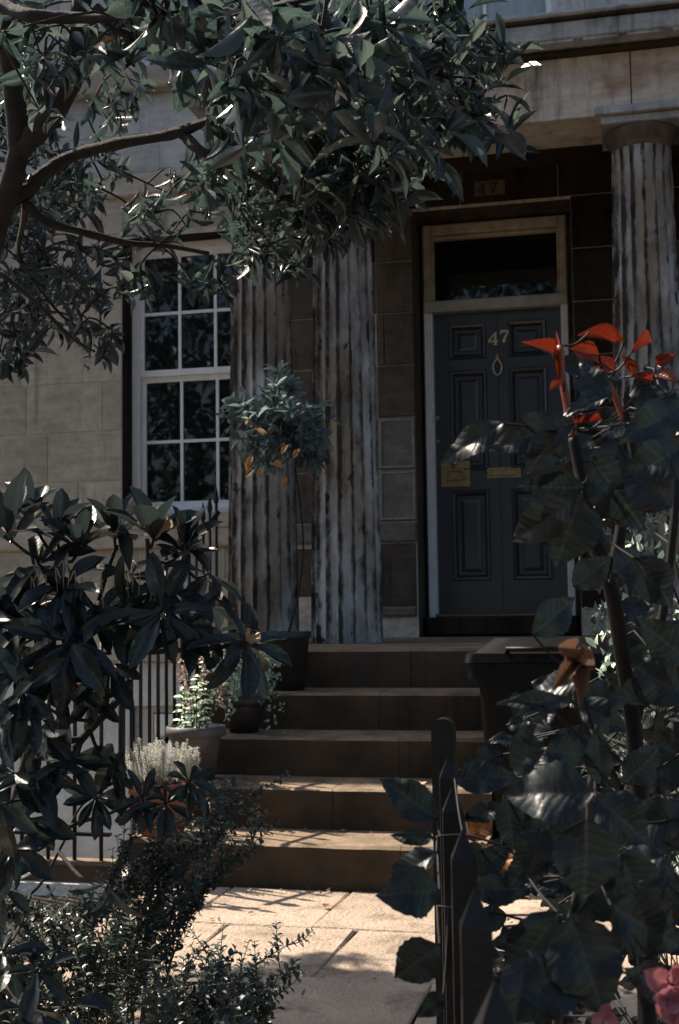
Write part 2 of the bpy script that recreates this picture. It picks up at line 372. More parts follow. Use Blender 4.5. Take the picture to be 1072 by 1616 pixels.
def frame(d, n):
    d = Vector(d).normalized(); n = Vector(n); n = n-d*n.dot(d)
    if n.length < 1e-4: n = d.orthogonal()
    n.normalize(); x = d.cross(n); return x, d, n
class Plant:
    def __init__(s, root, mat, name='leaf', stuff='foliage', limit=290):
        s.root = root; s.mat = mat; s.L = []; s.name = name; s.stuff = stuff; s.limit = limit
    def leaf(s, p, d, n, length, width, proto, mat=None):
        x, y, z = frame(d, n); s.L.append((Vector(p), x*width, y*length, z*length, proto, mat or s.mat))
    def finish(s):
        def key(l):
            c = l[0]+l[2]*.5; px, py, z = project(c)
            vis = z > 0 and -20 < px < 1092 and -20 < py < 1636
            return (0 if vis else 1, -l[2].length/max(z, .1)) if z > 0 else (2, 0)
        L = sorted(s.L, key=key); o0 = origin(s.root) if s.root else Vector((0, 0, 0))
        head = [l for l in L[:s.limit] if key(l)[0] == 0]; rest = L[len(head):]
        for p, x, y, z, pr, mt in head:
            o = bpy.data.objects.new(s.name, pr.get(mt, s.name)); COL.objects.link(o); o.parent = s.root
            q = p-o0
            o.matrix_local = Matrix(((x.x, y.x, z.x, q.x), (x.y, y.y, z.y, q.y), (x.z, y.z, z.z, q.z), (0, 0, 0, 1)))
        by = {}
        for l in rest: by.setdefault(l[5].name, []).append(l)
        for mn, ls in by.items():
            V = []; Fc = []; U = []; A = []; n0 = 0
            for p, x, y, z, pr, mt in ls:
                B = np.array((x, y, z)); vv = pr.v@B+np.array(p-o0)
                V.append(vv); Fc.append(pr.f+n0); U.append(pr.uv[pr.f.ravel()]); A.append(np.full(len(vv), RN.random())); n0 += len(vv)
            V = np.concatenate(V); Fc = np.concatenate(Fc); U = np.concatenate(U); A = np.concatenate(A)
            me = bpy.data.meshes.new(s.stuff); me.vertices.add(len(V)); me.vertices.foreach_set('co', V.ravel())
            me.loops.add(Fc.size); me.loops.foreach_set('vertex_index', Fc.ravel()); me.polygons.add(len(Fc))
            me.polygons.foreach_set('loop_start', np.arange(len(Fc))*4); me.polygons.foreach_set('use_smooth', np.ones(len(Fc), bool))
            me.update(calc_edges=True)
            u = me.uv_layers.new(name='UVMap'); u.data.foreach_set('uv', U.ravel())
            a = me.attributes.new('var', 'FLOAT', 'POINT'); a.data.foreach_set('value', A)
            me.materials.append(bpy.data.materials[mn]); o = bpy.data.objects.new(s.stuff, me); COL.objects.link(o); o.parent = s.root
            if s.root is None: tag(o, 'scattered small fallen leaves on the path and steps', 'leaf litter')
            o['kind'] = 'stuff'
RN = random.Random(47)
U_ = RN.uniform
def rvec(): 
    return Vector((RN.gauss(0, 1), RN.gauss(0, 1), RN.gauss(0, 1))).normalized()
def whorl(pl, c, axis, n, length, wid, protos, spread=(60, 115), jitter=.25, mat=None, droop=.3, along=.25):
    axis = Vector(axis).normalized(); a0 = U_(0, 6.28); o1 = axis.orthogonal().normalized(); o2 = axis.cross(o1)
    for k in range(n):
        a = a0+k*2.399; th = rad(U_(*spread)*(.55+.45*(k/max(1, n-1))))
        d = axis*math.cos(th)+(o1*math.cos(a)+o2*math.sin(a))*math.sin(th)+Vector((0, 0, -droop))*U_(.3, 1)+rvec()*jitter*.4
        nn = axis*1.0-d*.2+rvec()*jitter+Vector((0, 0, .25))
        l = length*U_(.75, 1.12)
        pl.leaf(c+d.normalized()*length*.06+axis*U_(-along, .05)*length*.5, d, nn, l, l*wid*U_(.85, 1.15), RN.choice(protos), mat)
def smooth(pts, k=4):
    pts = [Vector(p) for p in pts]; out = []
    for i in range(len(pts)-1):
        p0 = pts[max(i-1, 0)]; p1 = pts[i]; p2 = pts[i+1]; p3 = pts[min(i+2, len(pts)-1)]
        for j in range(k):
            t_ = j/k
            out.append(.5*((2*p1)+(p2-p0)*t_+(2*p0-5*p1+4*p2-p3)*t_*t_+(3*p1-p0-3*p2+p3)*t_**3))
    out.append(pts[-1]); return out
def lerp_r(a, b, n): return [a+(b-a)*i/(n-1) for i in range(n)]

# ================================================================== SETTING
FY = 8.4                     # face of the house wall
WELL = (-9.0, -2.16, 5.0, FY, -1.7)      # lightwell x0,x1,y0,y1,floor
STEP_Y = [5.02, 5.34, 5.66, 5.98, 6.30]
RISE = 0.18
SX0, SX1 = -2.08, -0.60

g = MB()
x0, x1, y0, y1, zf = WELL
for (a, b, c, d) in ((-150, 150, -150, y0), (-150, x0, y0, FY+60), (x1, 150, y0, FY+60), (x0, x1, y1, FY+60)):
    g.quad((a, c, -.03), (b, c, -.03), (b, d, -.03), (a, d, -.03))
gr = g.build('ground', M['soil']); gr['kind'] = 'structure'
g = MB(); g.quad((-60, -12, -.022), (60, -12, -.022), (60, -3.2, -.022), (-60, -3.2, -.022)); g.build('road', M['asphalt'], kind='structure')
g = MB(); g.box(-60, 60, -3.2, -1.2, -.02, .09); g.build('pavement', M['flag'], kind='structure')
pit = MB()
pit.quad((x0, y0, zf), (x1, y0, zf), (x1, y1, zf), (x0, y1, zf))
lw = pit.build('basement_yard', M['flag'], kind='structure')
pw = MB(); pw.box(x0, x1+.06, y0-.15, y0, zf, .02); pw.box(x1, x1+.06, y0, FY-.02, zf, .02); pw.box(x0-.1, x0, y0, FY, zf, 0)
rw = pw.build('retaining_wall', M['render'], lw)
# path of flagstones
pth = MB(); pth.box(-1.95, .9, .4, 5.0, -.028, -.012); path = pth.build('garden_path', M['soil'], kind='structure')
ys = [5.0, 4.42, 3.84, 3.3, 2.7, 2.1, 1.5]
for r in range(len(ys)-1):
    cuts = [-1.95]; x = -1.95
    first = [(-1.62, -1.13, -.55, .1), (-1.45, -.98, -.3), (-1.7, -1.2, -.62, .05), (-1.5, -.9, -.35), (-1.6, -1.0, -.4), (-1.4, -.8)][r]
    cuts += list(first)+[.9]
    for a, b in zip(cuts[:-1], cuts[1:]):
        sk = U_(-.02, .02); zz = U_(-.003, .004); gp = .0035
        f = MB(); ya, yb = ys[r+1], ys[r]; c = .006; t1 = U_(-.003, .003)
        P4 = [(a+gp+sk, ya+gp), (b-gp+sk, ya+gp), (b-gp-sk*.3, yb-gp), (a+gp-sk*.3, yb-gp)]
        cx = (a+b)/2; cy = (ya+yb)/2
        top = [(px_+(c if px_ < cx else -c), py_+(c if py_ < cy else -c), zz+t1*(1 if px_ > cx else -1)) for px_, py_ in P4]
        low = [(px_, py_, -.01) for px_, py_ in P4]; mid = [(px_, py_, zz-.006) for px_, py_ in P4]
        f.add(low+mid+top, [(8, 9, 10, 11)]+[(i, (i+1) % 4, 4+(i+1) % 4, 4+i) for i in range(4)]+[(4+i, 4+(i+1) % 4, 8+(i+1) % 4, 8+i) for i in range(4)])
        f.build('flagstone', M['flag'], path)

# ================================================================== HOUSE
house = thing('town_house', (-1.0, FY, 0), 'sandstone terraced house with columned porch, dark numbered door and sash windows', 'house')
DX0, DX1, DZ0, DZ1 = -1.405, -.335, .92, 3.82        # door opening
WX0, WX1, WZ0, WZ1 = -3.525, -2.52, 1.80, 3.80         # ground floor window opening
UZ0, UZ1 = 5.03, 7.1
OPEN = [(DX0, DX1, DZ0, DZ1), (WX0, WX1, WZ0, WZ1), (-3.5, -2.5, UZ0, UZ1), (-1.42, -.38, UZ0, UZ1), (.75, 1.8, UZ0, UZ1), (-5.6, -4.6, WZ0, WZ1), (-5.6, -4.6, UZ0, UZ1), (.9, 1.9, WZ0, WZ1),
        (-3.45, -2.45, -1.0, .45)]
xs = sorted({-12, 9}|{a for o in OPEN for a in o[:2]}); zs = sorted({-1.75, 9.25}|{a for o in OPEN for a in o[2:]})
REV = []; core = MB(); CY = FY+.005
for i in range(len(xs)-1):
    for j in range(len(zs)-1):
        cx, cz = (xs[i]+xs[i+1])/2, (zs[j]+zs[j+1])/2
        if any(a < cx < b and c < cz < d for a, b, c, d in OPEN): continue
        core.quad((xs[i], CY, zs[j]), (xs[i+1], CY, zs[j]), (xs[i+1], CY, zs[j+1]), (xs[i], CY, zs[j+1]))
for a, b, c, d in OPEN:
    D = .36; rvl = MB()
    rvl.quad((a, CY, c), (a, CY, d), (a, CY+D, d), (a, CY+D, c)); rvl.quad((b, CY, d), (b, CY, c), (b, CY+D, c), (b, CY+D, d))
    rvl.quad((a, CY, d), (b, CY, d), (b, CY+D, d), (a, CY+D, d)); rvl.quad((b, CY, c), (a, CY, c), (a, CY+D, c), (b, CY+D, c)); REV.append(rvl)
core.box(-12, 9, FY+.5, FY+9, -1.75, 9.25)
facade = core.build('facade_wall', M['mortar'], house)
for qi, q in enumerate(REV): q.build('reveal', M['dark_ashlar' if qi == 0 else 'black_ashlar'], facade)  # shade inside the openings is put into the stone colour
rf = MB(); rf.add([(-12.2, FY-.15, 9.25), (9.2, FY-.15, 9.25), (9.2, FY+9.2, 9.25), (-12.2, FY+9.2, 9.25), (-12.2, FY+4.5, 11.2), (9.2, FY+4.5, 11.2)],
                  [(0, 1, 5, 4), (2, 3, 4, 5), (0, 4, 3), (1, 2, 5), (0, 3, 2, 1)])
rf.build('roof', M['slate'], house)

# ashlar blocks, course by course, clipped round the openings
def blocks(xa, xb, za, zb, openings, mat_fn, proud, lens, parent, seed, ch=.004, gap=.0022, name='stone_block', off=0):
    r = random.Random(seed); x = xa-off
    while x < xb:
        l = r.uniform(*lens); a, b = max(x, xa), min(x+l, xb); x += l
        segs = [(a, b)]
        for oa, ob, oc, od in openings:
            if oc < (za+zb)/2 < od:
                ns = []
                for s0, s1 in segs:
                    if s1 <= oa or s0 >= ob: ns.append((s0, s1)); continue
                    if s0 < oa: ns.append((s0, oa))
                    if s1 > ob: ns.append((ob, s1))
                segs = ns
        for s0, s1 in segs:
            if s1-s0 < .06: continue
            px, py, _ = project(((s0+s1)/2, FY, (za+zb)/2))
            if not (-500 < px < 1500 and -350 < py < 1700): 
                FAR.box(s0+gap, s1-gap, FY-proud, CY-.001, za+gap, zb-gap, ch); continue
            MB().box(s0+gap, s1-gap, FY-proud-r.uniform(0, .0015), CY-.001, za+gap, zb-gap, ch).build(name, mat_fn((s0+s1)/2, (za+zb)/2), parent)
FAR = MB()
H = .358
def mfn(x, z): return M['black_ashlar'] if (-2.45 < x < 1.6 and 3.4 < z < 4.1 or -.4 < x < 1.6 and z < 4.1) else M['dark_ashlar'] if -2.45 < x < 1.6 and z < 4.1 else M['ashlar']  # blocks within the porch get the shade-darkened stones
JO = [(-1.66, DX0+.001, 2.0, 3.85)]
zc = 2.05; k = 0
for k in range(-3, 6):
    za, zb = (zc+k*H, zc+(k+1)*H)
    if k == 5: zb = 4.085
    if k == -1: za, zb = 1.70, zc
    if k == -2: za, zb = 1.33, 1.56
    if k == -3: za, zb = .98, 1.33
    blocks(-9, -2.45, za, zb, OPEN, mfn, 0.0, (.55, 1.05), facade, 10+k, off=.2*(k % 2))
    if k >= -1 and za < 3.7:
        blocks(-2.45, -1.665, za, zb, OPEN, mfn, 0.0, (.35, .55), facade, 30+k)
        # quoins of the doorway, left jamb
        if k == 2:
            for a, b in ((-1.66, -1.61), (-1.605, DX0)): MB().box(a, b, FY-.012, CY-.001, za+.004, zb-.004, .006).build('stone_block', M['dark_ashlar'], facade)
        else:
            lit = k <= 0  # lower jamb blocks painted greyer and paler, standing in for light on them
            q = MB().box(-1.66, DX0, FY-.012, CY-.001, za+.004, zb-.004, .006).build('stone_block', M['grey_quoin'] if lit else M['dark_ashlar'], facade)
            q2 = MB(); a, b, c, d = -1.66, DX0, za+.004, zb-.004
            if lit:      # drafted margin round the tooled face
                y_ = FY-.019; wv = .022
                q2.box(a+.008, b-.008, y_, FY-.013, c+.008, c+wv); q2.box(a+.008, b-.008, y_, FY-.013, d-wv, d-.008)
                q2.box(a+.008, a+wv, y_, FY-.013, c+wv, d-wv); q2.box(b-wv, b-.008, y_, FY-.013, c+wv, d-wv)
                q2.build('stone_margin', M['margin'], facade)
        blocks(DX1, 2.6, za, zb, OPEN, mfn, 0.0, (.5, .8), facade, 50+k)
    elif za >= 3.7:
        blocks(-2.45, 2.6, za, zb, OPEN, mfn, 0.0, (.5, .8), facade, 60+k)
blocks(-2.45, -1.665, 1.2, 1.53, OPEN, mfn, 0.0, (.4, .6), facade, 77)
blocks(DX1, 2.6, 1.1, 1.55, OPEN, mfn, 0.0, (.5, .8), facade, 78)
MB().box(-1.66, DX0-.012, FY-.01, CY-.001, 1.13, 1.548, .006).build('stone_block', M['dark_ashlar'], facade)
for z0_, z1_, pr, mt, xa, xb, nm in [(1.56, 1.70, .045, 'ashlar', -9, -2.40, 'plinth_course'), (1.56, 1.695, .035, 'grey_quoin', -2.39, DX0, 'plinth_course'), (1.56, 1.695, .035, 'dark_ashlar', DX1, 2.6, 'plinth_course'),
                                     (.76, .975, .05, 'ashlar', -9, -2.18, 'base_course'), (4.10, 4.26, .05, 'ashlar', -9, -2.42, 'string_course'), (4.86, 5.025, .10, 'ashlar', -9, 9, 'sill_course'), (1.06, 1.125, .03, 'grey_quoin', -1.66, DX0-.012, 'plinth_course')]:
    MB().box(xa, xb, FY-pr, CY-.001, z0_, z1_, .012).build(nm, M[mt], facade)
for k in range(2): blocks(-9, -2.42 if k < 1 else 4, 4.27+k*.295, 4.27+(k+1)*.295-(.004 if k else 0), OPEN, lambda x, z: M['upper_ashlar'], 0, (.6, 1.1), facade, 90+k)
for k in range(11):
    blocks(-9, 6, 5.03+k*.37, 5.03+(k+1)*.37, OPEN, lambda x, z: M['upper_ashlar'], 0, (.6, 1.1), facade, 110+k)
FAR.build('far_stone_blocks', M['ashlar'], facade, kind='stuff')
MB().box(-12, 9, FY-.35, FY-.0, 9.0, 9.24, .03).build('eaves_cornice', M['cornice'], house)
bw = MB(); bw.box(-9, -2.17, FY-.012, CY-.001, .46, .755); bw.box(-9, -3.46, FY-.012, CY-.001, -1.7, .458); bw.box(-2.44, -2.17, FY-.012, CY-.001, -1.7, .458); bw.box(-3.46, -2.44, FY-.012, CY-.001, -1.7, -1.001)
bw.build('basement_wall', M['render'], house)
# basement window with cream boards and an orange panel
bwn = MB(); bwn.box(-3.45, -2.45, FY+.05, FY+.08, -1.0, .45); bwf = bwn.build('basement_window', M['render'], house)
for a, b, c, d in ((-3.30, -3.02, -.3, .22), (-3.0, -2.62, -.3, .22), (-3.30, -2.62, .25, .40)):
    MB().box(a, b, FY+.035, FY+.048, c, d, .004).build('shutter_board', M['paint_white'], bwf)
    ln = MB(); e = .007
    ln.box(a-e, b+e, FY+.040, FY+.0495, d, d+e); ln.box(a-e, a, FY+.040, FY+.0495, c, d); ln.build('shutter_seam', M['iron'], bwf)
o = MB().box(-3.86, -3.64, FY-.10, FY-.0125, .50, .70, .01).build('wall_box', M['orange'], house)

# ---- sash windows
def sash_window(x0, x1, z0, z1, cols, curtain=False, bottom=.06):
    fr = MB(); y = FY+.17; t_ = .065
    fr.box(x0, x0+t_, y, y+.12, z0, z1, .008); fr.box(x1-t_, x1, y, y+.12, z0, z1, .008)
    fr.box(x0+t_+.001, x1-t_-.001, y, y+.12, z1-t_, z1, .008); fr.box(x0+t_+.001, x1-t_-.001, y, y+.12, z0, z0+bottom, .008)
    wf = fr.build('sash_window', M['paint_white'], house)
    sl_ = MB().box(x0-.04, x1+.04, FY-.06, y-.003, z0-.11, z0-.005, .01); sl_.build('sill', M['ashlar'], wf)
    zm = (z0+z1)/2+.02; xi0, xi1 = x0+t_, x1-t_
    for (a, b, yy) in ((zm, z1-t_, y+.02), (z0+bottom, zm, y+.055)):
        s = MB(); q = .028
        s.box(xi0, xi0+q, yy, yy+.035, a, b); s.box(xi1-q, xi1, yy, yy+.035, a, b)
        s.box(xi0+q, xi1-q, yy, yy+.035, b-.04, b); s.box(xi0+q, xi1-q, yy-.002, yy+.035, a, a+.045)
        s.build('sash', M['paint_white'], wf)
        mu = MB(); za, zb = a+.045, b-.04; xa, xb = xi0+q, xi1-q; zc_ = (za+zb)/2
        for i in range(1, cols):
            xm = xa+(xb-xa)*i/cols
            mu.box(xm-.011, xm+.011, yy+.002, yy+.03, za, zc_-.011); mu.box(xm-.011, xm+.011, yy+.002, yy+.03, zc_+.011, zb)
        mu.box(xa, xb, yy+.0015, yy+.03, zc_-.011, zc_+.011)
        mu.build('glazing_bar', M['paint_white'], wf)
        for i in range(cols):
            for (c, d) in ((za, zc_-.011), (zc_+.011, zb)):
                a_ = xa+(xb-xa)*i/cols+.011*(i > 0); b_ = xa+(xb-xa)*(i+1)/cols-.011*(i < cols-1)
                tl = U_(-.002, .002); tl2 = U_(-.002, .002)
                pn = MB().quad((a_, yy+.018+tl, c), (b_, yy+.018-tl, c), (b_, yy+.018+tl2, d), (a_, yy+.018-tl2, d))
                pn.build('pane', M['clear'] if curtain else M['glass'], wf)
    if curtain:
        cu = MB(); n = 60; vs = []
        for i in range(n+1):
            xx = xi0+(xi1-xi0)*i/n; yy = y+.14+.014*math.sin(i*1.35)+.006*math.sin(i*.5)
            vs += [(xx, yy, z0+bottom), (xx, yy, z1-t_)]
        cu.add(vs, [(2*i, 2*i+2, 2*i+3, 2*i+1) for i in range(n)], True); cu.build('curtain', M['curtain'], wf)
    bk = MB().quad((x0, y+.175, z0), (x1, y+.175, z0), (x1, y+.175, z1), (x0, y+.175, z1)); bk.build('dark_interior', M['blackpaint'], wf)
    return wf, zm
wf, zm = sash_window(WX0+.002, WX1, WZ0, WZ1, 3)
h = onY(316, 597, FY+.2); pts = [(h.x+.035*math.cos(a), h.y-.035, zm-.012-.03*math.sin(a)) for a in [math.pi*i/10 for i in range(11)]]
MB().tube(pts, .004, 6).build('sash_lift', M['paint_white'], wf)
for i, (a, b, c, d) in enumerate(OPEN[2:8]):
    sash_window(a+.002, b, c, d, 2 if i < 3 else 3, curtain=(c > 5))

# ---- front door
YD = 8.74
fr = MB(); y = 8.66
fr.box(DX0+.028, DX0+.085, y, y+.13, 3.175, 3.80, .010); fr.box(DX1-.095, DX1-.045, y, y+.13, 3.175, 3.80, .010)
fr.box(DX0+.086, DX1-.096, y, y+.13, 3.725, 3.80, .010)
fr.box(DX0+.086, DX1-.096, y+.035, y+.075, 3.695, 3.723, .006)
for a, b in ((DX0+.086, DX0+.103), (DX1-.113, DX1-.096)): fr.box(a, b, y+.03, y+.075, 3.257, 3.693, .006)
dfrm = fr.build('door_frame', M['paint_warm_lit'], house)
lo = MB(); lo.box(DX0+.028, DX0+.072, y, y+.13, .955, 3.172, .006); lo.box(DX0+.073, DX0+.086, y+.015, y+.12, 1.07, 3.172, .003); lo.box(DX1-.095, DX1-.045, y, y+.13, .955, 3.172, .006); lo.build('jamb', M['paint_white'], dfrm)
MB().box(DX0+.028, DX1-.045, y-.006, y+.13, 3.1735, 3.2545, .008).build('transom_bar', M['paint_mid'], dfrm)
MB().quad((DX0+.1, y+.10, 3.26), (DX1-.1, y+.10, 3.26), (DX1-.1, y+.10, 3.70), (DX0+.1, y+.10, 3.70)).build('transom_pane', M['glass'], dfrm)
MB().box(DX0+.03, DX1-.03, 8.52, 8.78, .93, 1.052, .01).build('threshold', M['black_ashlar'], house)
MB().box(DX0+.086, DX1-.096, 8.69, 8.80, 1.053, 1.068, .003).build('threshold_strip', M['brass'], house)
dx0, dx1, dz0, dz1 = DX0+.087, DX1-.097, 1.07, 3.172
LW = dx1-dx0; st = .115; pwid = (LW-2*st-.175)/2
PX = [(dx0+st, dx0+st+pwid), (dx1-st-pwid, dx1-st)]; PZs = [(1.31, 1.915), (2.075, 2.755), (2.855, 3.085)]
d = MB(); yf = YD
d.box(dx0, PX[0][0], yf, yf+.045, dz0, dz1); d.box(PX[1][1], dx1, yf, yf+.045, dz0, dz1); d.box(PX[0][1], PX[1][0], yf, yf+.045, dz0, dz1)
cutz = [dz0, PZs[0][0], PZs[0][1], PZs[1][0], PZs[1][1], PZs[2][0], PZs[2][1], dz1]
for a, b in PX:
    for i in range(0, 8, 2): d.box(a, b, yf+.0004, yf+.045, cutz[i], cutz[i+1])
door = d.build('front_door', M['door'], house)
xmid = (PX[0][1]+PX[1][0])/2
MB().box(xmid-.006, xmid+.006, yf-.006, yf-.0005, dz0+.01, dz1-.01, .003).build('centre_bead', M['door'], door)
for a, b in PX:
    for c, e in PZs:
        p = MB()
        def ring(q0, q1, ya, yb):
            A = [(a+q0, ya, c+q0), (b-q0, ya, c+q0), (b-q0, ya, e-q0), (a+q0, ya, e-q0)]
            B = [(a+q1, yb, c+q1), (b-q1, yb, c+q1), (b-q1, yb, e-q1), (a+q1, yb, e-q1)]
            p.add(A+B, [(i, (i+1) % 4, 4+(i+1) % 4, 4+i) for i in range(4)])
        ring(-.012, -.004, yf-.001, yf-.011); ring(-.004, .012, yf-.011, yf-.004); ring(.012, .028, yf-.004, yf+.022); ring(.028, .05, yf+.022, yf+.022)
        ring(.05, .054, yf+.022, yf+.012); ring(.054, .072, yf+.012, yf+.006)
        p.quad((a+.072, yf+.006, c+.072), (b-.072, yf+.006, c+.072), (b-.072, yf+.006, e-.072), (a+.072, yf+.006, e-.072))
        p.build('door_panel', M['door'], door)
# numerals as serif outlines, unit height 1
FOUR = [(.40, 0), (.74, 0), (.74, .05), (.66, .07), (.66, .24), (.80, .24), (.80, .34), (.66, .34), (.66, 1.0), (.54, 1.0), (.0, .34), (.0, .24), (.48, .24), (.48, .07), (.40, .05)]
FOUR_HOLE = [(.13, .34), (.48, .34), (.48, .78)]
def four_parts():   # the 4 as convex pieces with its counter left open
    return [[(.0, .24), (.80, .24), (.80, .34), (.0, .34)], [(.48, .34), (.66, .34), (.66, 1.0), (.54, 1.0), (.48, .93)], [(.48, .07), (.66, .07), (.66, .24), (.48, .24)],
            [(.38, 0), (.76, 0), (.76, .05), (.66, .07), (.48, .07), (.38, .05)], [(.0, .34), (.10, .34), (.48, .82), (.48, .93)]]
def seven_parts():
    return [[(.06, .82), (.74, .82), (.74, .98), (.06, .98)], [(.06, .66), (.12, .66), (.17, .82), (.06, .82)], [(.20, 0), (.42, 0), (.48, .35), (.74, .82), (.60, .82), (.32, .40)]]
def numeral(name, parts, x, z, h_, yf_, mat, parent, th):
    n_ = MB()
    for q, poly in enumerate(parts): n_.prism([(x+px_*h_, z+pz_*h_) for px_, pz_ in poly], yf_-th-.0002*q, yf_)
    mat = M['pale_brass'] if th > .004 else mat
    n_.build(name, mat, parent)
a = onY(771, 545, YD); numeral('numeral', four_parts(), a.x, a.z, .088, YD-.001, M['brass'], door, .006)
a = onY(789, 541, YD); numeral('numeral', seven_parts(), a.x, a.z, .088, YD-.001, M['brass'], door, .006)
pl = MB().box(-.99+.02, -.765, FY-.006, FY-.0025, 3.89, 3.99).build('number_plaque', M['plaque'], house)
numeral('painted_numeral', four_parts(), -.955, 3.90, .075, FY-.0065, M['blackpaint'], pl, .002)
numeral('painted_numeral', seven_parts(), -.87, 3.903, .075, FY-.0065, M['blackpaint'], pl, .002)
kx = xmid; kz = 2.855
pts = []
for i in range(25):
    a = 2*math.pi*i/24; r_ = .038*(1-.0*math.cos(a)); xx = math.sin(a)*(.030 if math.cos(a) < .2 else .030*(1-(math.cos(a)-.2)*1.05)); pts.append((kx+xx, yf-.022, kz-.075+math.cos(a)*.062))
kn = MB(); kn.tube(pts, .006, 8); kn.build('door_knocker', M['pale_brass'], door)
MB().lathe((0, 0, 0), [(0, 0)], 8)
kb = MB(); kb.tube([(kx, yf, kz), (kx, yf-.03, kz)], .012, 10); kb.build('knocker_boss', M['brass'], door)
a, b = onY(696, 728, YD), onY(743, 768, YD)
lk = MB().box(a.x, b.x, yf-.008, yf-.0005, b.z, a.z, .003); lk.build('lock_plate', M['brass'], door)
cx, cz = (a.x+b.x)/2, (a.z+b.z)/2-.005; hw, hh, r_ = .058, .04, .009
hd = MB()
for (u0, u1, v0, v1) in ((-hw, hw, -hh, -hh+.018), (-hw, hw, hh-.018, hh), (-hw, -hw+.018, -hh+.018, hh-.018), (hw-.018, hw, -hh+.018, hh-.018)):
    hd.box(cx+u0, cx+u1, yf-.030, yf-.0085, cz+v0, cz+v1, .003)
hd.build('door_handle', M['brass'], door)
kb = MB(); kb.tube([(cx, yf-.01, a.z-.018), (cx, yf-.035, a.z-.018), (cx, yf-.055, a.z-.018), (cx, yf-.062, a.z-.018)], [.010, .012, .020, .010], 12); kb.build('knob', M['steel'], door)
a, b = onY(768, 738, YD), onY(823, 754, YD)
MB().box(a.x, b.x, yf-.007, yf-.0005, b.z, a.z, .003).build('letter_plate', M['brass'], door)
MB().box(a.x+.03, b.x-.03, yf-.013, yf-.0075, b.z+.018, a.z-.018, .004).build('letter_flap', M['brass'], door)
for px_, py_, r_ in ((690, 660, .020), (692, 697, .015)):
    a = onY(px_, py_, YD); MB().tube([(a.x, yf-.0005, a.z), (a.x, yf-.012, a.z), (a.x, yf-.016, a.z)], [r_, r_, r_*.6], 14).build('lock', M['brass'], door)

# ---- porch columns
def column_mesh(z0, z1, rb, rt, nf=16, seg=10, rings=26):
    vs = []; fs = []; n = nf*seg; gv = []
    for i in range(rings+1):
        t_ = i/rings; z = z0+(z1-z0)*t_; R = rb+(rt-rb)*(t_**1.25)
        cut = .0 if t_ > .985 else 1.0
        for k in range(n):
            a = 2*math.pi*k/n; u = (k % seg)/seg
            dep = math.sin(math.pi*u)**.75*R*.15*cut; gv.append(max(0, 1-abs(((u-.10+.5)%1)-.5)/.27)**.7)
            vs.append(((R-dep)*math.cos(a), (R-dep)*math.sin(a), z))
    for i in range(rings):
        for k in range(n):
            k2 = (k+1) % n; fs.append((i*n+k, i*n+k2, (i+1)*n+k2, (i+1)*n+k))
    return vs, fs, gv
CZ0, CZ1, YC = .921, 3.66, 7.2
def column(cx):
    vs, fs, gv = column_mesh(CZ0, CZ1, .212, .165)
    ang = .09
    mb = MB(); mb.add([(cx+x, YC+y_, z) for x, y_, z in vs], fs, False); cl = mb.build('column', M['column'], house); a_ = cl.data.attributes.new('flute_shade', 'FLOAT', 'POINT'); a_.data.foreach_set('value', gv)
    c = MB(); c.lathe((cx, YC, CZ1), [(.155, 0), (.162, .004), (.158, .010), (.166, .016), (.166, .03), (.172, .034), (.195, .065), (.212, .095), (.208, .11)], 40); c.build('echinus', M['dark_ashlar'], cl)
    MB().box(cx-.215, cx+.215, YC-.215, YC+.215, CZ1+.111, CZ1+.155, .006).build('abacus', M['cornice'], cl)
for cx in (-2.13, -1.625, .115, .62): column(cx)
# ---- entablature: beams over the columns and back to the wall, frieze, cornice
EX0, EX1 = -2.40, 4.0; EY = 6.98; ZB = 3.818
e = MB(); segs = [EX0, -.92, .068, 1.9, EX1]
ent = None
for i in range(4):
    a, b = segs[i]+.003, segs[i+1]-.003
    bb = MB().box(a, b, EY, EY+.44, ZB, 4.168, .004)
    if ent is None: ent = bb.build('entablature', M['entab'], house)
    else: bb.build('frieze_stone', M['entab'], ent)
MB().box(EX0, EX0+.4, EY+.441, FY-.001, ZB+.001, 4.168, .004).build('side_beam', M['entab'], ent)
MB().box(-.13, 4.0, EY-.028, EY-.001, ZB-.002, ZB+.040, .004).build('taenia', M['cornice'], ent)
MB().box(EX0-.05, EX1, EY-.05, FY-.001, 4.1695, 4.194, .004).build('bed_mould', M['soffit'], ent)
MB().box(EX0-.18, EX1, EY-.18, FY-.001, 4.20, 4.298, .008).build('corona', M['cornice'], ent)
MB().box(EX0-.20, EX1, EY-.205, FY-.001, 4.299, 4.312, .004).build('fillet', M['soffit'], ent)
MB().box(EX0-.22, EX1, EY-.225, FY-.001, 4.313, 4.338, .008).build('cymatium', M['cornice'], ent)
x = EX0-.15
while x < EX1-.3:
    MB().box(x, x+.185, EY-.17, EY-.10, 4.183, 4.1995, .003).build('mutule', M['cornice'], ent); x += .237
# recessed porch ceiling behind the beam
MB().box(EX0+.401, EX1, EY+.441, FY-.001, 4.06, 4.165).build('porch_ceiling', M['soffit'], house)
# porch floor and side walls below it
MB().box(SX0-.27, SX1+.0, 6.631, FY-.001, .6, .92, .006).build('porch_floor', M['step'], house)
MB().box(SX1+.001, EX1, 6.631, FY-.001, -.03, .92, .006).build('porch_floor', M['step'], house)
MB().box(SX0-.27, SX1, 6.631, FY-.001, -.03, .598).build('porch_base', M['dark_ashlar'], house)

